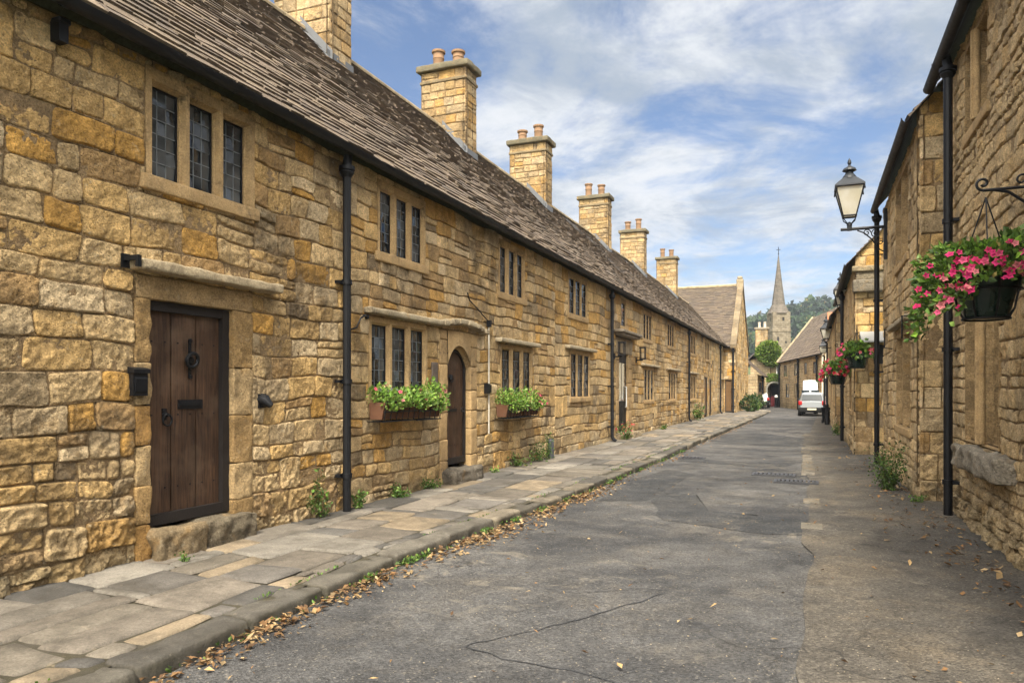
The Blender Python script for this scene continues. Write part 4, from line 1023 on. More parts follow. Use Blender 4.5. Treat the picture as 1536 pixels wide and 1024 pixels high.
for sg in (-1, 1):
    for k in range(8):
        a = k / 8; b = (k + 1) / 8; p = lambda t: (57.5 + sg * 5.85 * (1 - t), 4.50 + 4.98 * t)
        (y0, z0), (y1, z1) = p(a), p(b)
        q = np.array([(x, y, z + dz) for (y, z) in ((y0, z0), (y1, z1)) for x in (-5.02, -4.62) for dz in (.0, .26)])
        m.add(q, [[0, 1, 3, 2], [4, 5, 7, 6], [1, 3, 7, 5], [0, 2, 6, 4], [2, 3, 7, 6], [0, 1, 5, 4]], np.array((.18, .14, .088)) * (.85 + .3 * (k % 2)))
m.build('gable_coping', DRESS, cw, False)
m = MB(); m.rock((-5.12, 57.25, 9.35), (-4.62, 57.75, 9.95), .15, .06, .02, (.34, .28, .18)); m.rock((-5.06, 57.3, 9.95), (-4.68, 57.7, 10.18), .1, .12, .02, (.30, .25, .17)); m.build('finial', DRESS, cw)
gutter(cw, fa, -.1, .72, .24, 4.58, .07); downpipe(cw, fa, .66, .12, 4.5, d=.14, r=.07)

# ================================================================== RIGHT SIDE
def rightbuilding(name, label, x, s0, s1, h, holes, seed, res, eave, roofv, endh=None, ch=lambda h: (.15, .27), endu=.75, pitch=None, rough=1.0, quoin=True, tone=1.0, hipx=None):
    b = thing(name, (x, s0, 0), label, 'house'); fr = Frame((x, 0, 0), (0, 1, 0), (-1, 0, 0)); m = MB()
    stone_wall(m, fr, s0, s1, -.03, h, holes, seed, res, ch=ch, rough=rough, pale=.7 if s0 < 10 else .6)
    if quoin:
        fe = Frame((x, s0, 0), (1, 0, 0), (0, -1, 0)); tp = lambda u: h + (u + .2) * pitch
        stone_wall(m, fe, 0, endu, -.03, h + endu * pitch, [], seed + 1, .03 if s0 < 15 else .08, ch=lambda q: (.30, .42), wr_=(.7, 1.3), rough=1.5, top=tp, warp=.5)
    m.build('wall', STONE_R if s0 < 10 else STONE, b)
    m = MB(); slate_roof(m, (eave[0], s0 - .12, eave[1]), (eave[0], s1 + .05, eave[1]), roofv, seed, wd=(.18, .38))
    e = eave; m.add(np.array([(e[0] + roofv[0], s0, e[1] + roofv[2]), (e[0] + roofv[0], s1, e[1] + roofv[2]), (e[0] + roofv[0] * 2, s1, e[1]), (e[0] + roofv[0] * 2, s0, e[1])]), [[0, 1, 2, 3]], (.1,) * 3)
    m.build('roof', SLATE, b, False)
    return b, fr
nb, FN = rightbuilding('stone_house', 'tall stone house filling the near right edge with a ledge under a blocked window', 1.78, 3.0, 12.05, 5.98, [(9.25, 10.5, 4.75, 5.85), (8.75, 10.5, 1.02, 2.95)], 101, .024, (1.63, 6.02), (3.3, 0, 3.4), quoin=False, pitch=1.1, ch=lambda h: (.10, .20), rough=1.2)
mullioned_window(nb, FN, 9.25, 10.5, 4.75, 5.85, nl=2, seed=5, jamb=.05, mull=.15, rev=.20, roll=True, sill=True, lead=(3, 6), tone=.95, mat=STONE)
mullioned_window(nb, FN, 8.75, 10.5, 1.02, 2.95, nl=2, seed=6, jamb=.05, mull=.15, rev=.20, roll=True, sill=False, lead=(4, 10), tone=.95, mat=STONE)
MB().rock((8.15, -.1, .73), (10.42, .17, .98), .04, .03, .06, (.33, .29, .225), 0, FN, 3, 6, .45).build('ledge', STONE_R, nb)
gutter(nb, FN, 4, 12.1, .19, 5.99, .075)
downpipe(nb, FN, 10.95, .0, 5.94, d=.12, r=.054, shoe=False)
b2, F2 = rightbuilding('stone_house', 'stone house with large rough corner stones behind the first black downpipe on the right', 1.49, 12.24, 18.0, 5.62, [(13.25, 15.3, 1.0, 2.66), (13.55, 15.4, 3.9, 5.46)], 111, .035, (1.35, 5.64), (2.8, 0, 3.1), pitch=1.1, endu=.8)
mullioned_window(b2, F2, 13.25, 15.3, 1.0, 2.66, nl=2, seed=8, hood=(12.9, 15.7, 2.75), jamb=.06, mull=.14, rev=.20, lead=(4, 8), tone=.95, mat=STONE)
mullioned_window(b2, F2, 13.55, 15.4, 3.9, 5.46, nl=2, seed=9, jamb=.06, mull=.14, rev=.20, lead=(4, 8), tone=.95, mat=STONE)
gutter(b2, F2, 12.1, 18.1, .18, 5.62, .07)
for u in (12.9, 15.75): MB().tube([F2.P(u, 0, 2.80), F2.P(u, .16, 2.80), F2.P(u, .16, 2.45), F2.P(u, .02, 2.43)], .014, 6).build('iron_stay', IRON, b2, 'auto')

downpipe(b2, F2, 17.95, .0, 5.58, d=.13, r=.055, shoe=False)
b3, F3 = rightbuilding('stone_house', 'stone house with a dark stepped corner and pale porch canopy beyond the street lamp bracket', 1.06, 20.5, 30.2, 4.84, [(21.9, 23.2, 1.1, 2.5), (22.0, 23.3, 3.2, 4.5), (26.9, 28.2, 1.1, 2.5), (26.9, 28.2, 3.3, 4.5)], 121, .08, (.90, 4.86), (2.6, 0, 2.7), pitch=1.04, endu=1.1)
for i, r_ in enumerate([(21.9, 23.2, 1.1, 2.5), (22.0, 23.3, 3.2, 4.5), (26.9, 28.2, 1.1, 2.5), (26.9, 28.2, 3.3, 4.5)]): mullioned_window(b3, F3, *r_, nl=2, seed=20 + i, jamb=.16, mull=.14, rev=.2, lead=(3, 6))
gutter(b3, F3, 20.4, 30.3, .2, 4.83, .06)
downpipe(b3, F3, 26.0, .0, 4.8, d=.1, r=.055, shoe=False)
m = MB(); fe3 = Frame((1.06, 20.5, 0), (1, 0, 0), (0, -1, 0))
m.rock((-.06, -.02, 4.10), (1.1, .20, 4.42), .1, .04, .02, (.22, .19, .14), 0, fe3); m.rock((.02, -.02, 4.42), (1.1, .10, 4.62), .1, .03, .02, (.30, .25, .17), 0, fe3, 2); m.rock((-.08, -.02, 4.62), (1.1, .16, 4.76), .1, .03, .02, (.36, .29, .18), 0, fe3, 3)
m.build('kneeler', STONE_R, b3)
m = MB(); m.prism([(.0, 3.12), (.85, 2.84), (.85, 2.80), (.0, 2.98)], (1.16, 20.5, 0), (0, -1, 0), (0, 0, 1), (1, 0, 0), 0, .9); m.build('porch_canopy', m_simple('pale_canopy', (.30, .30, .285), .6), b3, False)
m = MB(); m.box((.42, .006, 2.3), (.95, .03, 2.78), (.02,) * 3, 0, fe3); m.build('dark_panel', DARKWOOD, b3, False)  # flat dark panel on the end wall just below the canopy
b4, F4 = rightbuilding('stone_house', 'low stone house in the middle distance just behind the far lamp posts', .92, 30.4, 45.5, 4.48, [(32.3, 33.8, 1.1, 2.4), (32.3, 33.8, 3.1, 4.2), (37, 38.4, 1.1, 2.4)], 131, .14, (.74, 4.5), (2.6, 0, 2.6), pitch=1.0, endu=.5)
for i, r_ in enumerate([(32.3, 33.8, 1.1, 2.4), (32.3, 33.8, 3.1, 4.2), (37, 38.4, 1.1, 2.4)]): mullioned_window(b4, F4, *r_, nl=2, seed=30 + i, jamb=.16, mull=.14, rev=.2, lead=(2, 4))
gutter(b4, F4, 30.3, 45.5, .18, 4.47, .06)
RENDER = m_simple('cream_render', (.62, .54, .40), .9, .2, 0, .1, 3, .004); TILE = m_simple('orange_clay_tiles', (.30, .13, .065), .85, .2, 0, .35, 5, .01)
b5 = thing('rendered_house', (.8, 57.2, 0), 'small cream rendered house with an orange tiled roof behind the far lamp posts', 'house')
m = MB(); m.box((.78, 57.2, -.05), (5, 64, 4.35)); m.build('wall', RENDER, b5, False)
m = MB(); m.prism([(57.0, 4.85), (60.6, 8.1), (64.2, 4.85), (64.2, 4.7), (60.6, 7.95), (57.0, 4.7)], (0, 0, 0), (0, 1, 0), (0, 0, 1), (1, 0, 0), .6, 5.2); m.v[0:] = [x + np.array((.62, 0, -.55)) for x in m.v]; m.build('roof', TILE, b5, False)
m = MB(); m.box((.9, 57.14, 1.2), (1.6, 57.19, 2.5), (.1,) * 3); m.build('window', GLASS, b5, False)

# ---- street lamps
LAMPGLASS = NT('frosted_lamp_glass'); _p = LAMPGLASS.pos()
LAMPGLASS.base(LAMPGLASS.mix(LAMPGLASS.ramp(LAMPGLASS.noise(_p, 5, 4), .35, .65), (.66, .61, .46), (.80, .77, .66)), .35, .4)
_t = LAMPGLASS.n('ShaderNodeBsdfTranslucent'); _t.inputs[0].default_value = (.85, .80, .66, 1); _m = LAMPGLASS.n('ShaderNodeMixShader'); _m.inputs[0].default_value = .5
LAMPGLASS.l(LAMPGLASS.b.outputs[0], _m.inputs[1]); LAMPGLASS.l(_t.outputs[0], _m.inputs[2]); LAMPGLASS.l(_m.outputs[0], LAMPGLASS.N['Material Output'].inputs['Surface']); LAMPGLASS = LAMPGLASS.m
HOOD = m_simple('lamp_hood_paint', (.016, .019, .023), .5, .3, 0, .2, 9, .001)
def lantern(parent, x, y, z, w_=.27, h=.62, wb=.13, ang=math.pi / 4):
    """four-sided tapering lantern, z = underside of the glass"""
    q2 = math.sqrt(2)
    MB().lathe([(wb * q2 * .94, 0), (w_ * q2 * .94, h)], (x, y, z), 4, ang=ang).build('lamp_glass', LAMPGLASS, parent, False)
    m = MB()
    for k in range(4):
        a = ang + k * math.pi / 2; b = ang + (k + 1) * math.pi / 2
        p = lambda r, t, zz: (x + r * q2 * math.cos(t), y + r * q2 * math.sin(t), z + zz)
        m.tube([p(wb, a, 0), p(w_, a, h)], w_ * .055, 6); m.tube([p(wb, a, 0), p(wb, b, 0)], w_ * .07, 6); m.tube([p(w_, a, h), p(w_, b, h)], w_ * .08, 6)
        m.tube([p(wb, a, 0), p(wb * .9, a, -.07), p(wb * .2, a, -.17)], w_ * .04, 6)
        m.tube([p(w_, a, h), p(w_ * 1.04, a, h - .10)], w_ * .06, 6)
    m.lathe([(.02, -.12), (.05, -.16), (.055, -.20), (.03, -.22)], (x, y, z), 10)
    m.build('lantern_frame', IRON, parent, False)
    m = MB(); m.lathe([(w_ * q2 * 1.07, h + .0), (w_ * q2 * 1.06, h + .03), (w_ * q2 * .45, h + .2)], (x, y, z), 4, ang=ang); m.lathe([(w_ * .55, h + .19), (w_ * .50, h + .23), (w_ * .3, h + .30), (w_ * .27, h + .33), (w_ * .52, h + .36), (w_ * .46, h + .40), (w_ * .16, h + .45), (w_ * .08, h + .48), (w_ * .15, h + .52), (w_ * .12, h + .57), (.0, h + .63)], (x, y, z), 14)
    m.build('lantern_hood', HOOD, parent, False)
def scroll(m, c, r, t0, turns, ex, ez, rad=.012, n=22):
    a = np.linspace(0, turns * 2 * math.pi, n); rr = r * (1 - .75 * np.linspace(0, 1, n))
    c, ex, ez = np.array(c), np.array(ex), np.array(ez)
    m.tube([c + ex * (q * math.cos(t + t0)) + ez * (q * math.sin(t + t0)) for q, t in zip(rr, a)], rad, 6)
l1 = thing('street_lamp', (1.49, 17.0, 5.0), 'large black four sided lantern on a scrolled iron bracket high on the right hand wall', 'street lamp', 'street lamps')
m = MB(); y0 = 17.0
m.tube([(.60, y0, 5.03), (1.49, y0, 5.03)], .032, 8); m.box((1.42, y0 - .04, 4.35), (1.485, y0 + .04, 5.4)); m.tube([(.77, y0, 5.0), (.77, y0, 5.14)], [.06, .04], 10)
m.tube([(1.44, y0, 4.5), (1.32, y0, 4.58), (1.2, y0, 4.78), (1.05, y0, 4.93), (.92, y0, 4.99)], .015, 6); scroll(m, (1.10, y0, 4.93), .075, 0, 1.3, (1, 0, 0), (0, 0, 1)); scroll(m, (1.27, y0, 4.90), .09, 2, 1.4, (1, 0, 0), (0, 0, 1)); scroll(m, (1.36, y0, 4.72), .06, 1, 1.3, (1, 0, 0), (0, 0, 1))
m.build('bracket', IRON, l1, 'auto'); lantern(l1, .77, y0, 5.30, .27, .60, .125)
l2 = thing('street_lamp', (1.04, 27.2, 4.4), 'black lantern half hidden by the slate eaves of the third house on the right', 'street lamp', 'street lamps')
m = MB(); m.tube([(.94, 27.2, 4.28), (1.05, 27.2, 4.28)], .03, 8); m.tube([(1.03, 27.2, 3.9), (1.0, 27.2, 4.08), (.95, 27.2, 4.26)], .018, 6); m.box((1.03, 27.16, 3.8), (1.058, 27.24, 4.4)); m.build('bracket', IRON, l2, 'auto'); lantern(l2, .95, 27.2, 4.52, .2, .5, .1)
l3 = thing('street_lamp', (.74, 37.5, 0), 'tall black lamp post with pale lantern standing by the black bin', 'street lamp', 'street lamps')
m = MB(); m.lathe([(.11, 0), (.11, .3), (.09, .34), (.075, .9), (.085, .94), (.05, 1.0), (.045, 2.6), (.06, 2.63), (.06, 2.7), (.04, 2.74), (.038, 3.85)], (.74, 37.5, 0), 12); m.tube([(.5, 37.5, 3.62), (.98, 37.5, 3.62)], .02, 6); m.build('post', IRON, l3, 'auto'); lantern(l3, .70, 37.5, 4.06, .245, .46, .125)
l4 = thing('street_lamp', (.76, 46.0, 0), 'smaller black lamp post further off, its lantern just below that of the near post', 'street lamp', 'street lamps')
m = MB(); m.lathe([(.11, 0), (.11, .3), (.07, .4), (.05, 1.0), (.045, 3.6)], (.76, 46.0, 0), 12); m.build('post', IRON, l4, 'auto'); lantern(l4, .70, 46.0, 3.80, .2, .36, .14)

# ---- hanging baskets
PINK = [(.62, .03, .16), (.70, .10, .22), (.55, .02, .12), (.72, .22, .24)]; REDS = [(.48, .02, .04), (.60, .06, .10), (.62, .16, .16)]
POTG = m_simple('dark_green_plastic', (.006, .018, .014), .28, .5, 0, .4, 5, .001)
def basket(x, y, z, r, label, seed, spread, nleaf, nfl, cols, arm, leafsz, drape=.5, fl=.035, bias=(0, 0, 0)):
    """z = pot rim height"""
    g = np.random.default_rng(seed); t = thing('hanging_basket', (x, y, z - r), label, 'hanging basket', 'hanging baskets')
    m = MB(); m.lathe([(0, -r * 1.35), (r * .62, -r * 1.35), (r * .70, -r * 1.25), (r * 1.0, 0), (r * 1.03, 0), (r * 1.03, .03), (r * .9, .03), (r * .85, -.04), (0, -.05)], (x, y, z), 24); m.build('pot', POTG, t, 'auto')
    m = MB()
    for k in range(8):
        a = k * math.pi / 4 + .2; m.tube([(x + q * r * math.cos(a), y + q * r * math.sin(a), z + zz * r) for q, zz in ((.7, -1.36), (.9, -1.0), (1.08, -.05))], .008, 6)
    for q, zz in ((.72, -1.36), (1.06, -.38)): m.tube([(x + q * r * math.cos(a), y + q * r * math.sin(a), z + zz * r) for a in np.linspace(0, 2 * math.pi, 25)[:-1]], .009, 6, closed=True)
    m.build('wire_frame', IRON, t, 'auto')
    u = g.normal(0, 1, (nleaf, 3)); u /= np.linalg.norm(u, axis=1)[:, None]; u[:, 2] = np.abs(u[:, 2]) * 1.0 - .12 * g.uniform(0, 1, nleaf)
    rad = spread * (g.uniform(.25, 1, nleaf) ** .45) * (.85 + .35 * noise3(u[:, 0] * 2.3, u[:, 1] * 2.3, u[:, 2] * 2.3, seed))
    P = np.array([x, y, z + r * .1]) + u * rad[:, None] * np.array([1, 1, .82])
    # trailing stems
    nt = nleaf // 3; a = g.uniform(0, 2 * math.pi, nt); k_ = np.floor(a * 5) / 5 + .1; ll = g.uniform(0, 1, nt)
    Ls = drape * (.35 + .65 * np.abs(noise3(k_ * 3.1, seed, 0, 8))); 
    if bias != (0, 0, 0): Ls = Ls * np.clip(.30 + 1.3 * (np.cos(k_) * bias[0] + np.sin(k_) * bias[1]), .02, 1.5)
    T = np.stack([x + np.cos(k_) * spread * (.82 + .15 * ll) + g.normal(0, .035, nt), y + np.sin(k_) * spread * (.82 + .15 * ll) + g.normal(0, .035, nt), z + r * .2 - Ls * ll + g.normal(0, .03, nt)], 1)
    A = np.vstack([P, T]); keep = ~((np.hypot(A[:, 0] - x, A[:, 1] - y) < r * .98) & (A[:, 2] < z - .02)); A = A[keep & ~((A[:, 2] < z - .075) & (A[:, 0] > x - (.16 if bias != (0, 0, 0) else .3)))]
    out = A - np.array([x, y, z - .05]); out /= np.linalg.norm(out, axis=1)[:, None] + 1e-6
    m = MB(); leafs(m, A, leafsz, GREENS + LIME[:1], g, .2, out * .9); m.build('foliage', LEAF, t, False)
    # flowers sit on the outer shell
    d = np.linalg.norm((A - np.array([x, y, z])) * np.array([1, 1, 1.1]), axis=1) + .1 * noise3(A[:, 0] * 5, A[:, 1] * 5, A[:, 2] * 5, seed + 3) + (A - np.array([x, y, z])) @ np.array(bias) * .25
    idx = np.argsort(-(d - .55 * out[:, 1] * (bias != (0, 0, 0))))[:int(nfl * 7)]; idx = g.choice(idx, nfl, replace=False)
    flowers(t, A[idx] + out[idx] * leafsz * .8, fl, cols, g, (-.35, -1, .3))
    # bracket and chains
    m = MB(); top = arm['z']
    for k in range(3):
        a = k * 2.1 + .4; P0, P1 = np.array([x + r * math.cos(a), y + r * math.sin(a), z]), np.array([x, y, top - .06]); m.tube([P0, P1], .006, 5)
    wx, wy = arm['wall']; d = np.array([wx - x, wy - y, 0.]); Ld = np.linalg.norm(d); d /= Ld; c0 = np.array([x, y, top])
    m.tube([c0 - d * .02, c0 + d * Ld], .013, 6); scroll(m, c0 - d * .02 + np.array([0, 0, .055]), .055, -math.pi / 2, 1.15, -d, (0, 0, 1), .011)
    m.tube([c0 + d * Ld * .1, c0 + d * Ld * .35 + np.array([0, 0, -.03]), c0 + d * Ld * .75 + np.array([0, 0, -.18]), c0 + d * Ld * .98 + np.array([0, 0, -.42])], .012, 6)
    scroll(m, c0 + d * Ld * .55 + np.array([0, 0, .06]), .06, -math.pi / 2, 1.2, d, (0, 0, 1), .009)
    m.tube([c0 + d * (Ld - .015) + np.array([0, 0, -.5]), c0 + d * (Ld - .015) + np.array([0, 0, .12])], .016, 6)
    m.build('bracket', IRON, t, 'auto')
basket(1.33, 7.0, 2.54, .235, 'big hanging basket of bright pink flowers in a dark green pot, nearest on the right', 41, .52, 4200, 98, PINK, dict(z=3.27, wall=(1.78, 7.0)), .066, .60, .034, (-.55, -.25, .1))
basket(1.06, 19.75, 2.52, .25, 'hanging basket with pink flowers and a dark pot beside the pale porch canopy', 42, .40, 900, 45, REDS + PINK[:2], dict(z=3.12, wall=(1.10, 20.48)), .10, .35, .05)
basket(.72, 22.6, 2.14, .24, 'hanging basket packed with red flowers, lower and further along than the basket by the canopy', 43, .40, 900, 70, REDS + PINK[:1], dict(z=2.85, wall=(1.05, 22.6)), .10, .35, .055)

# ---- bin
t = thing('wheelie_bin', (.78, 39.3, 0), 'black wheelie bin against the foot of the far lamp post', 'bin')
m = MB(); x, y = .78, 39.3
v = np.array([(x + a * w_, y + b * w_, z) for z, w_ in ((.06, .20), (.74, .27)) for a, b in ((-1, -1), (1, -1), (1, 1), (-1, 1))]); m.add(v, [[0, 1, 5, 4], [1, 2, 6, 5], [2, 3, 7, 6], [3, 0, 4, 7], [0, 3, 2, 1]]); m.build('body', BLACKPAINT, t, False)
m = MB(); m.rock((x - .29, y - .30, .74), (x + .29, y + .28, .80), .2, .025, 0, (.1,) * 3); m.tube([(x - .25, y + .3, .74), (x + .25, y + .3, .74)], .02, 6); m.build('lid', BLACKPAINT, t)
for a in (-.22, .22): MB().tube([(x + a - .03, y + .2, .09), (x + a + .03, y + .2, .09)], .09, 14).build('wheel', IRON, t, 'auto')

# ================================================================== FAR END OF THE STREET
MAS = m_masonry('far_masonry', (.45, .35, .21), (.37, .27, .145), (.24, .18, .11))
MASG = m_masonry('grey_masonry', (.225, .19, .135), (.17, .14, .095), (.11, .09, .065), .6, .3)
P0, P1 = np.array((-2.75, 75.8, 0.)), np.array((.95, 57.0, 0.)); du = (P1 - P0) / np.linalg.norm(P1 - P0); RL = np.linalg.norm(P1 - P0)
FR = Frame(P0, du, (du[1], -du[0], 0)); FRn = np.array((du[1], -du[0], 0))
fr_ = thing('far_terrace', tuple(P0), 'pale stone terrace with four upper windows closing the view at the street bend', 'terrace')
o = 1.84
rw = [(2.3, 4.3, 2.85, 4.05), (7.6, 9.3, 2.85, 4.05), (11.9, 13.2, 2.9, 3.95), (15.3, 16.5, 2.9, 3.9), (3.4, 5.4, .95, 2.35), (7.7, 9.5, .95, 2.35), (11.8, 13.2, .95, 2.25), (15.4, 16.6, .95, 2.2)]
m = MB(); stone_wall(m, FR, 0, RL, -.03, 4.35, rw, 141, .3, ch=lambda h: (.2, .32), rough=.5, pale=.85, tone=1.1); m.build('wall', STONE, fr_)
for i, r_ in enumerate(rw): mullioned_window(fr_, FR, *r_, nl=1, jamb=.14, seed=200 + i, lead=(4, 4), rev=.02, tone=1.2)
m = MB(); up = -FRn * 3.3 + np.array((0, 0, 4.3)); slate_roof(m, P0 + FRn * .2 + np.array((0, 0, 4.3)), P1 + FRn * .2 + np.array((0, 0, 4.3)), up, 17, ex=(.3, .2), wd=(.3, .6), tone=1.15)
a, b = P0 - FRn * 3.1 + np.array((0, 0, 8.6)), P1 - FRn * 3.1 + np.array((0, 0, 8.6)); m.add(np.array([a, b, b - FRn * 3.2 - np.array((0, 0, 4.3)), a - FRn * 3.2 - np.array((0, 0, 4.3))]), [[0, 1, 2, 3]], (.1,) * 3)
rf = m.build('roof', SLATE, fr_, False)
m = MB(); e0 = P0 + FRn * .2 + np.array((0, 0, 4.34))
for k in range(6):
    q0, q1 = e0 + up * k / 6, e0 + up * (k + 1) / 6; m.tube([q0 - du * .05, q1 - du * .05], .14, 6, (.38, .31, .2))
m.build('gable_coping', DRESS, rf, False, False)
gutter(fr_, FR, 0, RL, .2, 4.28, .08)
for u in (.6, 10.0, 17.2): downpipe(fr_, FR, u, 0, 4.2, d=.12, r=.075, shoe=False)
cc = P0 + du * 14.6 - FRn * 2.9
m = MB(); m.box((cc[0] - .55, cc[1] - .45, 7.6), (cc[0] + .55, cc[1] + .45, 9.75), (.4, .3, .2)); q = m.build('chimney', MAS, fr_, False)
MB().rock((cc[0] - .68, cc[1] - .55, 9.7), (cc[0] + .68, cc[1] + .55, 9.95), .3, .05, .02, (.33, .27, .18)).build('cap', DRESS, q, True, False)
for k in (-.25, .25): MB().lathe([(.16, 0), (.14, .4), (.18, .42), (.17, .5), (.1, .5)], (cc[0] + k, cc[1], 9.93), 10).build('chimney_pot', CLAYPOT, q, 'auto', False)
# house behind it with a higher roof
hb = thing('stone_house', (-1.5, 82, 0), 'grey roofed stone house showing above and behind the left end of the far terrace', 'house')
fh = Frame((-3.15, 79.5, 0), du, FRn)
m = MB(); A_ = np.array((-3.15, 79.5, 0)); up2 = -FRn * 3.2 + np.array((0, 0, 4.2)); e0 = A_ + np.array((0, 0, 4.1)); slate_roof(m, e0, e0 + du * 8, up2, 19, ex=(.3, .22), wd=(.3, .6))
for k in range(5): m.tube([e0 + up2 * k / 5 - du * .1, e0 + up2 * (k + 1) / 5 - du * .1], .16, 6, (.5, .42, .28))
m.build('roof', SLATE, hb, False)
m = MB(); m.prism([(0, 0), (5.8, 0), (5.8, 4.1), (3.2, 8.2), (.05, 4.1)], A_ + np.array((0, 0, -.05)), -FRn, (0, 0, 1), du, .02, 8); m.build('wall', MAS, hb, False)
m = MB(); wv = [fh.P(u, .03, h) for u, h in ((.55, 2.7), (1.25, 2.7), (1.25, 3.75), (.55, 3.75))]; m.poly(wv); m.build('window', GLASS, hb, False)
# ivy house
iv = thing('gabled_cottage', (-3.3, 78, 0), 'stone cottage with a dark arched porch under climbing greenery at the end of the road', 'cottage')
m = MB(); m.prism([(-5.6, 0), (-2.75, 0), (-2.75, 4.4), (-3.9, 6.3), (-5.6, 4.9)], (0, 78.2, -.05), (1, 0, 0), (0, 0, 1), (0, 1, 0), 0, 5); m.build('wall', MAS, iv, False)
m = MB(); m.prism([(-5.9, 4.65), (-3.9, 6.45), (-2.5, 4.2), (-2.5, 4.32), (-3.9, 6.62), (-5.9, 4.8)], (0, 78.0, 0), (1, 0, 0), (0, 0, 1), (0, 1, 0), 0, 5.2); m.build('roof', m_simple('dark_slates', (.10, .085, .075), .85, .2, 0, .3, 4, .01), iv, False)
m = MB(); m.box((-3.05, 78.14, 3.1), (-2.72, 78.19, 4.15)); w1 = m.build('window', GLASS, iv, False); m = MB()
for lo, hi in (((-3.15, 78.1, 3.0), (-3.05, 78.2, 4.25)), ((-2.74, 78.1, 3.0), (-2.66, 78.2, 4.25)), ((-3.05, 78.1, 4.15), (-2.74, 78.2, 4.25)), ((-3.05, 78.1, 3.0), (-2.74, 78.2, 3.1))): m.box(lo, hi)
m.build('frame', PAINT_W, w1, False, False)
m = MB(); a = np.linspace(0, math.pi, 13); cx_, hw = -3.28, .62
arch = [(cx_ + hw * math.cos(t), 1.75 + .62 * math.sin(t)) for t in a]; outer = [(cx_ + (hw + .16) * math.cos(t), 1.75 + .78 * math.sin(t)) for t in a]
fA, fB = [(x, 76.9, z) for x, z in arch], [(x, 76.9, z) for x, z in outer]; bB = [(x, 78.2, z) for x, z in outer]; bA = [(x, 78.2, z) for x, z in arch]; n = 13
m.add(np.array(fA + fB + bB + bA), [[i, i + 1, n + i + 1, n + i] for i in range(12)] + [[n + i, n + i + 1, 2 * n + i + 1, 2 * n + i] for i in range(12)] + [[i, i + 1, 3 * n + i + 1, 3 * n + i] for i in range(12)])
for sg in (-1, 1): m.box((cx_ + sg * (hw + .08) - .08, 76.9, 0), (cx_ + sg * (hw + .08) + .08, 78.2, 1.75))
m.build('porch', m_simple('grey_render', (.22, .21, .17), .9), iv, False)
m = MB(); m.box((cx_ - .5, 78.12, 0), (cx_ + .5, 78.18, 2.2)); m.box((cx_ - .4, 78.1, .3), (cx_ - .05, 78.12, 1.0)); m.box((cx_ + .05, 78.1, .3), (cx_ + .4, 78.12, 1.0)); m.build('door', BLACKPAINT, iv, False)
m = stack(iv, -5.3, -4.1, 81, 82, 4.6, 8.0, 301, .4, .6); q = m.build('chimney', STONE, iv)
MB().rock((-5.45, 80.9, 8.0), (-3.95, 82.1, 8.22), .3, .05, .02, (.26, .22, .16)).build('cap', DRESS, q, True, False)
for k in range(2): MB().lathe([(.14, 0), (.12, .5), (.16, .52), (.15, .6), (.1, .6)], (-4.95 + .55 * k, 81.5, 8.2), 10).build('chimney_pot', m_simple('pale_chimney_pot', (.50, .42, .33)), q, 'auto', False)
g = np.random.default_rng(61)
def leafball(mb, c, rx, ry, rz, n, size, cols, seed, lump=.25):
    g = np.random.default_rng(seed); u = g.normal(0, 1, (n, 3)); u /= np.linalg.norm(u, axis=1)[:, None]
    k = (1 + lump * 2 * fbm(u[:, 0] * 1.8, u[:, 1] * 1.8, u[:, 2] * 1.8, seed, 3)) * g.uniform(.55, 1.02, n) ** .4
    P = np.array(c) + u * np.array([rx, ry, rz]) * k[:, None]; leafs(mb, P, size, cols, g, .1, u * .9); return P
IVY = [(.09, .16, .022), (.14, .22, .03), (.06, .12, .018), (.19, .25, .045)]
t = thing('ivy', (-3.9, 77.9, 3.3), 'large rounded mass of ivy covering the gable of the far cottage', 'ivy')
m = MB(); leafball(m, (-3.80, 77.9, 5.4), 1.15, .75, 1.18, 3600, .20, IVY, 62, .16); leafball(m, (-3.5, 77.9, 4.6), .6, .45, .6, 600, .20, IVY, 63, .16); m.build('foliage', LEAF, t, False)
m = MB(); m.tube([(-3.5, 78.1, 0.0), (-3.7, 78.05, 1.6), (-3.6, 78.1, 2.6), (-3.7, 78.0, 4.2)], [.07, .06, .05, .03], 7); m.build('stem', WOOD, t, True)
t = thing('climbing_plant', (-3.3, 77.3, 2.4), 'bright green climber growing over the arched porch of the far cottage', 'climber')
m = MB(); leafball(m, (-3.25, 77.35, 2.78), .85, .55, .42, 1300, .16, LIME[:3] + IVY, 64, .3); m.build('foliage', LEAF, t, False)
m = MB(); m.tube([(-2.55, 77.2, 0), (-2.5, 77.2, 1.5), (-2.8, 77.3, 2.6)], [.04, .03, .02], 6); m.build('stem', WOOD, t, True)
# lean-to beyond the gabled house
lt = thing('lean_to', (-4.0, 65, 0), 'low stone outbuilding with a dark sloping roof between the gabled house and the cottage', 'outbuilding')
m = MB(); m.box((-7.5, 64.2, -.05), (-4.05, 74.5, 2.95)); m.build('wall', MAS, lt, False)
m = MB(); slate_roof(m, (-3.75, 64.0, 2.92), (-3.75, 74.7, 2.92), (-2.6, 0, 2.4), 23, ex=(.3, .2), wd=(.3, .5), tone=.8); m.build('roof', SLATE, lt, False)
for lo, hi in (((-4.08, 66.2, 1.5), (-4.02, 68.6, 2.3)), ((-4.08, 70, .05), (-4.02, 71.4, 2.1))): MB().box(lo, hi).build('window' if lo[2] > 1 else 'door', GLASS if lo[2] > 1 else DARKWOOD, lt, False)
FL2 = Frame((-4.05, 0, 0), (0, 1, 0), (1, 0, 0)); downpipe(lt, FL2, 69.2, 0, 2.9, d=.12, r=.07, shoe=False); gutter(lt, FL2, 64, 74.6, .3, 2.88, .07)

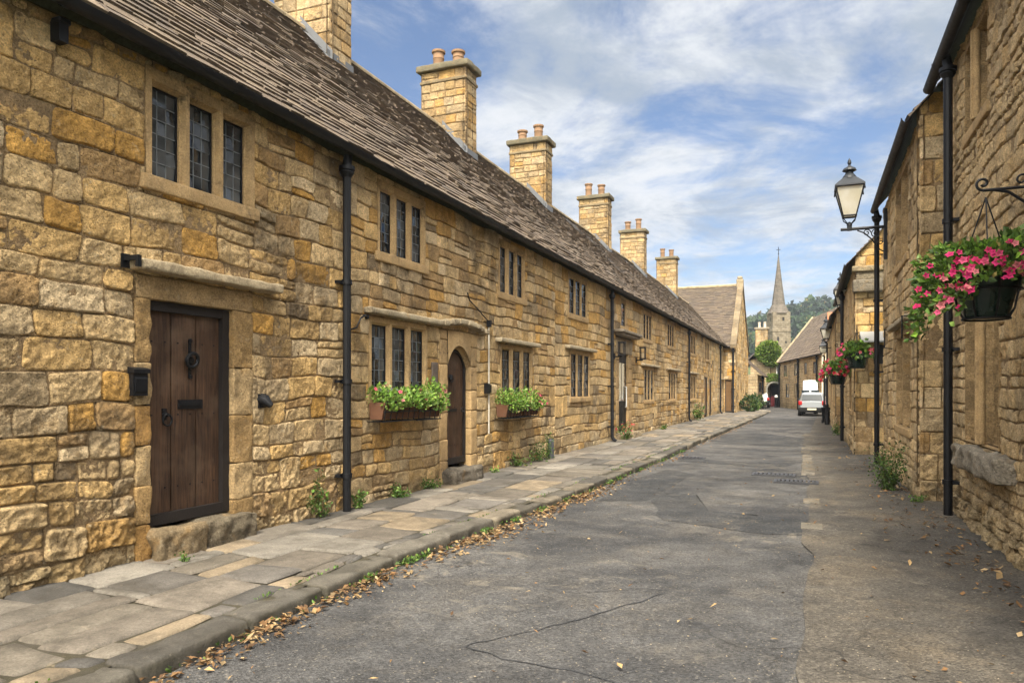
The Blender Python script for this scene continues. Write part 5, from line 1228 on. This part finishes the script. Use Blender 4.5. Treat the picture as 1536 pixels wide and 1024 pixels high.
# bollard, red bin, sign board, parked car end by the porch
t = thing('bollard', (-3.0, 74.6, 0), 'black bollard with a white top in front of the far arched porch', 'bollard')
MB().lathe([(.19, 0), (.19, .1), (.15, .14), (.14, .85), (.16, .88), (.16, .95)], (-3.0, 74.6, 0), 14).build('post', BLACKPAINT, t, 'auto'); MB().lathe([(.15, .95), (.15, 1.08), (.1, 1.16), (0, 1.2)], (-3.0, 74.6, 0), 14).build('cap', PAINT_W, t, 'auto')
t = tag(MB().rock((-3.55, 75.4, .05), (-3.1, 75.85, 1.0), .2, .03, 0, (.085, .010, .012)).rock((-3.58, 75.36, 1.0), (-3.07, 75.88, 1.07), .2, .02, 0, (.06, .008, .010)).build('red_bin', m_attr('red_plastic', .5), None), 'dark red bin standing just behind the black bollard', 'bin')

# ================================================================== CARS
CARG = NT('car_glass'); CARG.base((.02, .026, .03), .18, .22); CARG = CARG.m
TYRE = m_simple('tyre_rubber', (.012, .012, .012), .85, .2); CHROME = m_simple('alloy', (.5, .5, .52), .3, .5, .9)
def car(name, label, loc, rz, paint, L_=3.9, W_=1.70, H_=1.5, van=False, lights=True):
    t = thing(name, loc, label, 'van' if van else 'car', None, rz)     # local: +Y forward, rear at y=0
    hw = W_ / 2; bz = .22
    if not van: st = [(0, .50, .78, .90, .80, .0), (.10, .30, .80, .97, .86, .0), (.30, .26, .92, 1.28, .93, .62), (.62, .24, .95, H_ - .04, .97, .70), (1.1, .24, .95, H_, 1.0, .74), (2.0, .24, .93, H_ - .03, 1.0, .72), (2.5, .24, .92, 1.30, 1.0, .68), (3.0, .24, .90, .98, .98, .78), (3.55, .26, .78, .82, .93, .76), (L_, .36, .62, .66, .78, .6)]
    else: st = [(0, .40, 1.0, H_ - .06, .96, .86), (.06, .28, 1.0, H_, 1.0, .90), (1.6, .26, 1.0, H_, 1.0, .90), (1.9, .26, 1.0, H_ - .1, 1.0, .86), (2.3, .26, 1.0, 1.05, .98, .86), (L_, .34, .7, .75, .9, .8)]
    rings = []
    for (y, zb, zt, zr, kw, kr) in st:
        kr = kr or kw * .92; w0 = hw * kw
        rings.append([(-w0 * .94, y, zb), (-w0, y, zb + .16), (-w0, y, (zb + zt) / 2 + .08), (-w0 * .97, y, zt), (-hw * kr, y, max(zr - .05, zt + .01)), (-hw * kr * .8, y, max(zr, zt + .02)), (0, y, max(zr + .02, zt + .03)), (hw * kr * .8, y, max(zr, zt + .02)), (hw * kr, y, max(zr - .05, zt + .01)), (w0 * .97, y, zt), (w0, y, (zb + zt) / 2 + .08), (w0, y, zb + .16), (w0 * .94, y, zb)])
    n = 13; v = np.array(rings).reshape(-1, 3); k = len(rings)
    m = MB(); m.add(v, [[i * n + j, i * n + (j + 1) % n, (i + 1) * n + (j + 1) % n, (i + 1) * n + j] for i in range(k - 1) for j in range(n)], (.5,) * 3); m.poly(v[:n]); m.poly(v[-n:])
    body = m.build('body', paint, t, 'auto', False)
    m = MB()
    if not van:
        m.add(np.array([(-.62, .055, .99), (.62, .055, .99), (.54, .25, 1.36), (-.54, .25, 1.36)]), [[0, 1, 2, 3]]); m.build('rear_window', CARG, t, False, False)
        for sg in (-1, 1):
            q = MB(); q.add(np.array([(sg * hw * .965, .55, .99), (sg * hw * .975, 2.65, .97), (sg * hw * .755, 2.2, 1.36), (sg * hw * .765, .75, 1.40)]), [[0, 1, 2, 3]]); q.build('side_window', CARG, t, False, False)
    else:
        m.box((-.55, -.015, 1.15), (-.05, .0, 1.65)); m.box((.05, -.015, 1.15), (.55, .0, 1.65)); m.build('rear_window', CARG, t, False, False)
    m = MB(); m.rock((-hw * .92, -.09, .26), (hw * .92, .12, .56), .3, .06, 0, (.1,) * 3); m.build('bumper', TYRE if not van else TYRE, t, True, False)
    LT = m_simple('tail_light', (.32, .012, .012), .25, .5, 0, .2, 9, 0)
    for sg in (-1, 1): MB().rock((sg * hw * .80 - .11, -.03, .70), (sg * hw * .80 + .11, .10, .98), .1, .04, 0, (.1,) * 3).build('tail_light', LT, t, True, False)
    MB().box((-.26, -.105, .40), (.26, -.09, .51)).build('number_plate', m_simple('plate', (.62, .58, .40), .5), t, False, False)
    for sg in (-1, 1):
        for y in (.68, L_ - .75):
            w_ = MB(); w_.tube([(sg * hw * .98, y, .31), (sg * (hw * .98 - .2), y, .31)], .31, 20); wo = w_.build('wheel', TYRE, t, 'auto', False)
            w_ = MB(); w_.tube([(sg * (hw * .98 + .006), y, .31), (sg * hw * .97, y, .31)], .19, 14); w_.build('rim', CHROME, wo, 'auto', False)
    for sg in (-1, 1): MB().rock((sg * hw * 1.08 - .09, 2.42, .95), (sg * hw * 1.08 + .09, 2.56, 1.10), .1, .03, 0, (.1,) * 3).build('wing_mirror', TYRE, t, True, False)
    return t
SILVER = m_simple('silver_paint', (.33, .35, .36), .3, .5, .3, .03, 3, 0); WHITEP = m_simple('white_paint', (.78, .78, .77), .4, .4, 0, .04, 3, 0); BLUEP = m_simple('dark_blue_paint', (.03, .04, .07), .3, .5, 0, .1, 3, 0)
car('hatchback_car', 'silver hatchback parked facing away at the far end of the road', (.11, 49.6, 0), R(-2), SILVER)
car('small_van', 'white van almost hidden behind the roof of the silver hatchback', (.02, 54.0, 0), R(2), WHITEP, 2.9, 1.0, 2.30, True)
car('parked_car', 'dark blue car partly hidden by bushes in front of the far porch', (-4.15, 70.3, 0), R(4), BLUEP, 3.8, 1.6, 1.35)
t = thing('notice_board', (-3.62, 66.5, 0), 'small white notice board standing beside the bushes at the pavement end', 'sign')
MB().box((-3.78, 66.5, .62), (-3.42, 66.54, 1.28)).build('board', PAINT_W, t, False); MB().box((-3.70, 66.54, 0), (-3.66, 66.58, 1.2)).box((-3.54, 66.54, 0), (-3.50, 66.58, 1.2)).build('leg', IRON, t, False)

# ================================================================== CHURCH AND WOODED HILL
chh = thing('church', (-4.3, 112, 0), 'grey stone church tower with a tall pointed spire rising beyond the rooftops', 'church')
ang = R(22); cxx, cyy = -4.2, 112.0
m = MB(); rw_ = 1.27 * math.sqrt(2); m.lathe([(rw_, -1), (rw_, 9.9), (rw_ * 1.05, 9.95), (rw_ * 1.05, 10.25), (rw_ * .98, 10.3), (rw_ * .98, 12.75)], (cxx, cyy, 0), 4, ang=ang + math.pi / 4); tw = m.build('tower', MASG, chh, False)
m = MB()
for a in range(4):
    t_ = ang + a * math.pi / 2; ex = np.array((math.cos(t_), math.sin(t_), 0)); ey = np.array((-math.sin(t_), math.cos(t_), 0)); c_ = np.array((cxx, cyy, 0))
    for off, z, h in ((0.25, 11.5, .5), (-.5, 8.6, .6), (.6, 8.3, .3)):
        p = c_ + ex * (1.27 * (.985 if z > 10.3 else 1.003)); m.add(np.array([p + ey * (off - .15) + (0, 0, z), p + ey * (off + .15) + (0, 0, z), p + ey * (off + .15) + (0, 0, z + h), p + ey * (off - .15) + (0, 0, z + h)]), [[0, 1, 2, 3]])
m.build('louvre', DARKWOOD, tw, False, False)
SPIRE = m_masonry('spire_stone', (.15, .13, .105), (.115, .10, .082), (.08, .07, .06), .7, .32)
m = MB(); oct_ = 8; m.lathe([(1.55, 12.6), (1.45, 12.78), (1.02, 13.75), (.93, 13.85), (.52, 16.9), (.06, 20.9), (.0, 21.1)], (cxx, cyy, 0), 8, ang=ang + math.pi / 8); m.build('spire', SPIRE, chh, False)
m = MB(); m.tube([(cxx, cyy, 20.9), (cxx, cyy, 22.2)], .05, 6); m.tube([(cxx - .28, cyy, 21.8), (cxx + .28, cyy, 21.8)], .045, 6); m.lathe([(0, 21.1), (.13, 21.2), (0, 21.33)], (cxx, cyy, 0), 8); m.build('weathervane', IRON, chh, 'auto')

def hillh(x, y):
    f = np.clip((y - 190) / 330, 0, 1); f = f * f * (3 - 2 * f)
    ridge = 44 + 4.5 * np.tanh((x + 14) / 14) + 4 * noise3(x * .018, 3, 0, 71) - np.clip((-x - 32), 0, 200) * .16 - np.clip(x - 60, 0, 400) * .1
    return f * ridge - .1
xs = np.linspace(-320, 320, 90); ys = np.linspace(185, 640, 60); X, Y = np.meshgrid(xs, ys, indexing='ij'); Z = hillh(X, Y); idx = np.arange(X.size).reshape(X.shape)
m = MB(); m.add(np.stack([X, Y, Z], -1).reshape(-1, 3), np.stack([idx[:-1, :-1], idx[1:, :-1], idx[1:, 1:], idx[:-1, 1:]], -1).reshape(-1, 4)); tag(m.build('hill', GROUND), kind='structure')
m = MB(); g = np.random.default_rng(77); k = 0
WOODC = [(.030, .062, .022), (.042, .080, .026), (.055, .095, .030), (.026, .050, .022), (.07, .11, .035)]
for i in range(900):
    y = g.uniform(300, 545); x = g.uniform(-.16 * y, .12 * y)
    r = g.uniform(2.6, 5.2); h = hillh(np.array([x]), np.array([y]))[0]; con = g.random() < .25
    n = 130; u = g.normal(0, 1, (n, 3)); u /= np.linalg.norm(u, axis=1)[:, None]; u[:, 2] = np.abs(u[:, 2]) * 1.3 - .45
    q = 1 + .5 * fbm(u[:, 0] * 2, u[:, 1] * 2, u[:, 2] * 2, i, 2)
    P = np.array([x, y, h + r * .9]) + u * np.array([r * (.6 if con else 1), r * (.6 if con else 1), r * (1.5 if con else .95)]) * q[:, None]
    c = np.array(WOODC[g.integers(0, 5)]) * (.7 if con else 1) * g.uniform(.8, 1.25)
    leafs(m, P, r * .62, [c, c * 1.2, c * .85], g, .2, u * 1.1, .8)
tag(m.build('woodland', LEAF, None, False), 'distant wooded hillside of dark green trees behind the church spire', 'woodland', None, 'stuff')

# ================================================================== PLANTS AND LITTER
def weed(loc, label, seed, n=260, r=.16, h=.30, cols=GREENS, size=.045, stalks=7, cat='weed', group='weeds along the walls', name='weed_clump', fl=None):
    g = np.random.default_rng(seed); t = thing(name, loc, label, cat, group); S_, Lf = MB(), MB(); x, y, z = loc; per = n // stalks; tips = []
    for k in range(stalks):
        a = g.uniform(0, 2 * math.pi); ln = h * g.uniform(.45, 1.15); dx, dy = math.cos(a) * r * g.uniform(.2, 1), math.sin(a) * r * g.uniform(.2, 1)
        b = (x + dx * .25, y + dy * .25, z - .01); pts = [b, (x + dx * .6, y + dy * .6, z + ln * .55), (x + dx, y + dy, z + ln)]
        S_.tube(pts, [.005, .004, .002], 5, (.07, .09, .03)); q = g.uniform(.08, 1, per)[:, None]
        P = (1 - q) ** 2 * np.array(pts[0]) + 2 * q * (1 - q) * np.array(pts[1]) + q * q * np.array(pts[2]) + g.normal(0, r * .16, (per, 3)); P[:, 2] = np.maximum(P[:, 2], z + .005)
        leafs(Lf, P, size, cols, g, .35); tips.append(pts[2])
    S_.build('stems', LEAF, t, True); Lf.build('foliage', LEAF, t, False)
    if fl: flowers(t, np.array(tips * 2) + g.normal(0, .05, (len(tips) * 2, 3)), .035, fl, g, (.5, -.6, .6))
    return t
DRYG = [(.10, .12, .03), (.06, .09, .025), (.15, .12, .05)]
weed((-5.38, 7.25, .12), 'straggly half dried weed at the foot of the wall just left of the near downpipe', 1, 300, .22, .46, DRYG + GREENS[:2], .05)
weed((-5.36, 7.95, .12), 'small dark green weed tucked against the right side of the near downpipe', 2, 160, .14, .24)
weed((-5.40, 9.05, .12), 'low patch of weeds under the first pair of window boxes, left of two', 3, 160, .22, .16)
weed((-5.40, 9.95, .12), 'low patch of weeds under the first pair of window boxes, closer to the arched door', 4, 180, .22, .16)
weed((-5.36, 12.3, .12), 'tiny tuft of weeds below the white cable conduit', 5, 90, .14, .10, LIME)
weed((-5.36, 13.6, .12), 'spreading weeds at the wall foot below the pink flowered window box', 6, 260, .40, .24)
weed((-5.34, 14.6, .12), 'dense weeds growing left of the short grey post', 7, 320, .34, .36)
weed((-5.30, 15.1, .12), 'taller bright weed close beside the short grey post', 8, 200, .2, .5)
weed((-5.15, 4.95, .125), 'tiny green tuft in the paving in front of the near doorstep', 9, 70, .10, .05, GREENS, .03, 5)
weed((-5.22, 22.0, .12), 'leafy potted plant with red flowers beside the step of the black glazed door', 10, 300, .24, .55, GREENS, .06, 9, 'plant', 'plants by the terrace', 'flowering_plant', REDS)
weed((-5.3, 28.6, .12), 'low weeds at the wall foot halfway along the terrace', 11, 120, .3, .2, GREENS, .07)
weed((-5.25, 37.9, .12), 'bushy green weed beside the third downpipe of the terrace', 12, 220, .4, .75, GREENS, .12)
weed((1.18, 13.35, .02), 'big feathery green weed growing at the foot of the rough corner stones on the right', 13, 1100, .34, .68, [(.07, .13, .025), (.10, .17, .035), (.05, .10, .02)], .042, 26)
weed((1.45, 17.6, .02), 'reddish dry weed at the base of the second house on the right', 14, 160, .2, .3, [(.16, .09, .04), (.10, .09, .03)], .05)
weed((1.42, 12.0, .02), 'small weed at the ground between the rough corner stones and the near downpipe', 15, 90, .14, .10, GREENS, .04)
weed((.95, 29.0, .02), 'dark weed at the foot of the wall beyond the red flowered basket', 16, 140, .2, .4, GREENS, .08)
def bush(loc, rx, rz, n, size, label, seed, cols):
    t = thing('bush', loc, label, 'bush', 'bushes at the pavement end'); m = MB(); leafball(m, (loc[0], loc[1], loc[2] + rz * .95), rx, rx, rz, n, size, cols, seed, .3); m.build('foliage', LEAF, t, False)
    m = MB(); g = random.Random(seed)
    for k in range(5): m.tube([(loc[0], loc[1], loc[2]), (loc[0] + g.uniform(-.5, .5) * rx, loc[1] + g.uniform(-.5, .5) * rx, loc[2] + rz * 1.2)], [.03, .015], 6)
    m.build('stem', WOOD, t, True)
bush((-4.0, 55.0, .12), .55, .62, 900, .14, 'dark rounded bush against the gabled house wall at the pavement end', 31, [(.03, .065, .016), (.045, .09, .02), (.025, .05, .014)])
bush((-3.85, 57.6, .12), .42, .42, 500, .13, 'smaller lighter bush beside the dark rounded one', 32, GREENS)
bush((-4.1, 62.5, .0), .6, .65, 700, .15, 'bushy shrub further back in front of the low outbuilding', 33, [(.03, .065, .016), (.05, .09, .02)])

LEAFC = [(.24, .135, .06), (.17, .10, .045), (.31, .21, .10), (.11, .065, .035), (.36, .26, .14)]
def litter(name, P, size, label, seed):
    g = np.random.default_rng(seed); m = MB(); n = len(P); a = g.uniform(0, 2 * math.pi, n); tl = g.normal(0, .30, n)
    d = np.stack([np.cos(a), np.sin(a), tl], 1); s = np.stack([-np.sin(a), np.cos(a), g.normal(0, .3, n)], 1); L_ = (size * np.where(g.random(n) < .45, g.uniform(.15, .5, n), g.uniform(.5, 1.7, n)))[:, None]; W_ = L_ * g.uniform(.14, .36, n)[:, None]; cu = np.array([0, 0, 1.]) * L_ * g.uniform(.02, .22, n)[:, None]
    v = np.stack([P - d * L_ * .5, P - d * L_ * .1 + s * W_ + cu, P + d * L_ * .5 + cu * .5, P - d * L_ * .1 - s * W_ + cu, P + d * L_ * .05], 1).reshape(-1, 3)
    c = np.asarray(LEAFC)[g.integers(0, 5, n)] * g.uniform(.6, 1.2, n)[:, None]; i = (np.arange(n) * 5)[:, None]
    m.add(v, np.vstack([i + np.array([[0, 1, 4, 4]]), i + np.array([[1, 2, 4, 4]]), i + np.array([[2, 3, 4, 4]]), i + np.array([[3, 0, 4, 4]])]), np.repeat(c, 5, 0))
    return tag(m.build(name, DRYLEAF, None, False), label, 'leaves', None, 'stuff')
g = np.random.default_rng(5)
s = 2.4 + 10.5 * g.beta(1.0, 1.5, 4600); dens = fbm(s * 1.3, 0 * s, 0, 44, 3) > -.12 + .5 * g.uniform(-1, 1, len(s)); s = s[dens]; off = np.abs(g.normal(0, .12, len(s))) * (1.2 + .8 * fbm(s * 1.1, 0 * s, 0, 48, 2)) + .01
X = kx(s) + off; Z = np.array([zroad(a, b) for a, b in zip(X, s)]) + .012 + np.clip(.05 - off * .25, 0, .05) * g.uniform(0, 1, len(s))
A = np.stack([X, s, Z], 1)
s = g.uniform(11, 40, 900); off = np.abs(g.normal(0, .13, len(s))) + .02; X = kx(s) + off; A = np.vstack([A, np.stack([X, s, np.array([zroad(a, b) for a, b in zip(X, s)]) + .015], 1)])
litter('fallen_leaves', A, .048, 'dry brown leaves gathered in the gutter along the left kerb', 51)
Bp = []
for cx_, cy_, sx_, sy_, n in ((1.25, 13.0, .25, .8, 260), (1.35, 10.2, .28, .9, 420), (1.45, 8.3, .22, .8, 260), (1.2, 16.5, .2, 1.6, 160), (.75, 16.4, .3, .25, 70), (.95, 20, .3, 2.0, 120), (.75, 25, .25, 3, 120), (1.5, 6.5, .2, 1., 120)):
    n = n // 2; x = g.normal(cx_, sx_, n); y = g.normal(cy_, sy_, n); k = x < 1.66; Bp.append(np.stack([x[k], y[k], np.array([zroad(a, b) for a, b in zip(x[k], y[k])]) + .03], 1))
litter('leaf_debris', np.vstack(Bp), .050, 'dry leaves and debris along the foot of the right hand walls', 52)
# scattered leaves and chips on the road
x = g.uniform(-3.2, 1.5, 420); y = 2.3 + 22 * g.beta(1, 2.2, 420); litter('loose_leaves', np.stack([x, y, np.array([zroad(a, b) for a, b in zip(x, y)]) + .026], 1), .034, 'loose scraps of leaf scattered over the asphalt', 53)
# loose grit
GRIT = m_attr('grit', .9)
m = MB(); n = 1500; xc = g.choice([-1.3, -1.75, -.55, .3, 1.2, -2.4, .0], n); yc = g.choice([3.55, 3.2, 4.6, 6.5, 9.6, 5.2, 8.], n); x = xc + g.normal(0, .35, n); y = yc + g.normal(0, .45, n); k = (x < 1.7) & (x > -3.3); x, y = x[k], y[k]; n = len(x)
r = g.uniform(.002, .0075, n) * g.uniform(.5, 1.2, n); z = np.array([zroad(a, b) for a, b in zip(x, y)]) + np.where(x > 0, .018, .003); o8 = np.array([(1, 0, 0), (0, 1, 0), (-1, 0, 0), (0, -1, 0), (0, 0, .8)])
jit = g.uniform(.6, 1.3, (n, 5, 1)); v = np.stack([x, y, z], 1)[:, None] + o8[None] * r[:, None, None] * jit; i = (np.arange(n) * 5)[:, None]
c = np.array([(.20, .18, .14), (.26, .22, .16), (.13, .12, .10)])[g.integers(0, 3, n)]
m.add(v.reshape(-1, 3), np.vstack([i + np.array([[a, (a + 1) % 4, 4, 4]]) for a in range(4)]), np.repeat(c, 5, 0)); tag(m.build('grit', GRIT, None, False), 'pale grit and stone chips scattered on the road', 'grit', None, 'stuff')
# moss and grass in the kerb joints
m = MB(); s = np.concatenate([g.normal(q, .07, 60) for q in (5.35, 6.0, 6.25, 7.6, 8.4, 9.3, 10.2, 12.5, 13.1, 14.7, 16.8, 19.5)] + [g.uniform(3, 20, 300)]); x = kx(s) + g.uniform(.0, .06, len(s)); leafs(m, np.stack([x, s, .01 + g.uniform(0, .05, len(s))], 1), .035, GREENS, g, 1.0)
s = g.uniform(2, 22, 700); s = s[fbm(s * 1.5, 0 * s, 0, 46, 2) > .1]; leafs(m, np.stack([kx(s) - .275 + g.normal(0, .012, len(s)), s, np.full(len(s), .112)], 1), .028, GREENS, g, 1.2)
tag(m.build('kerb_moss', LEAF, None, False), 'little tufts of moss and grass in the kerb joints', 'moss', None, 'stuff')

# ---- drain covers
CAST = m_simple('cast_iron', (.045, .045, .048), .5, .45, .2, .4, 20, .004)
for (x0, x1, y0, y1, nb_, lab, tone) in ((-2.96, -2.34, 17.7, 18.3, 6, 'dark slotted drain grating near the left kerb', 0), (-1.05, -.26, 14.85, 15.3, 9, 'ribbed iron access cover in the road, farther of the two close together', 1), (-.60, .14, 13.75, 14.2, 9, 'ribbed iron access cover in the road, nearer of the two close together', 2)):
    t = thing('drain_cover', ((x0 + x1) / 2, (y0 + y1) / 2, 0), lab, 'drain cover', 'drain covers in the road'); z = max(zroad(a, b) for a in np.linspace(x0, x1, 4) for b in np.linspace(y0, y1, 4)) + (.022 if x1 > 0 else .006)
    m = MB(); f = .05
    for lo, hi in (((x0, y0), (x1, y0 + f)), ((x0, y1 - f), (x1, y1)), ((x0, y0 + f), (x0 + f, y1 - f)), ((x1 - f, y0 + f), (x1, y1 - f))): m.box((*lo, z - .05), (*hi, z + .008))
    m.build('frame', CAST, t, False)
    m = MB(); m.box((x0 + f, y0 + f, z - .05), (x1 - f, y1 - f, z - .028), (.01,) * 3); q = m.build('plate', IRON, t, False); m = MB()
    for k in range(nb_):
        a = x0 + f + (x1 - x0 - 2 * f) * (k + .2) / nb_; m.box((a, y0 + f, z - .03), (a + (x1 - x0) * .5 / nb_, y1 - f, z + .016))
    m.build('ribs', CAST, t, False)

# ---- the air itself: far trees go blue
hz = bpy.data.materials.new('haze'); hz.use_nodes = True; nt = hz.node_tree; nt.nodes.remove(nt.nodes['Principled BSDF'])
pv = nt.nodes.new('ShaderNodeVolumePrincipled'); pv.inputs['Color'].default_value = (.80, .88, 1, 1); pv.inputs['Density'].default_value = .00035; pv.inputs['Anisotropy'].default_value = .2
nt.links.new(pv.outputs[0], nt.nodes['Material Output'].inputs['Volume'])
tag(MB().box((-905, -205, -1.1), (905, 905, 75)).build('haze', hz, None, False), 'thin bluish haze between the street and the wooded hill', 'haze', None, 'stuff')
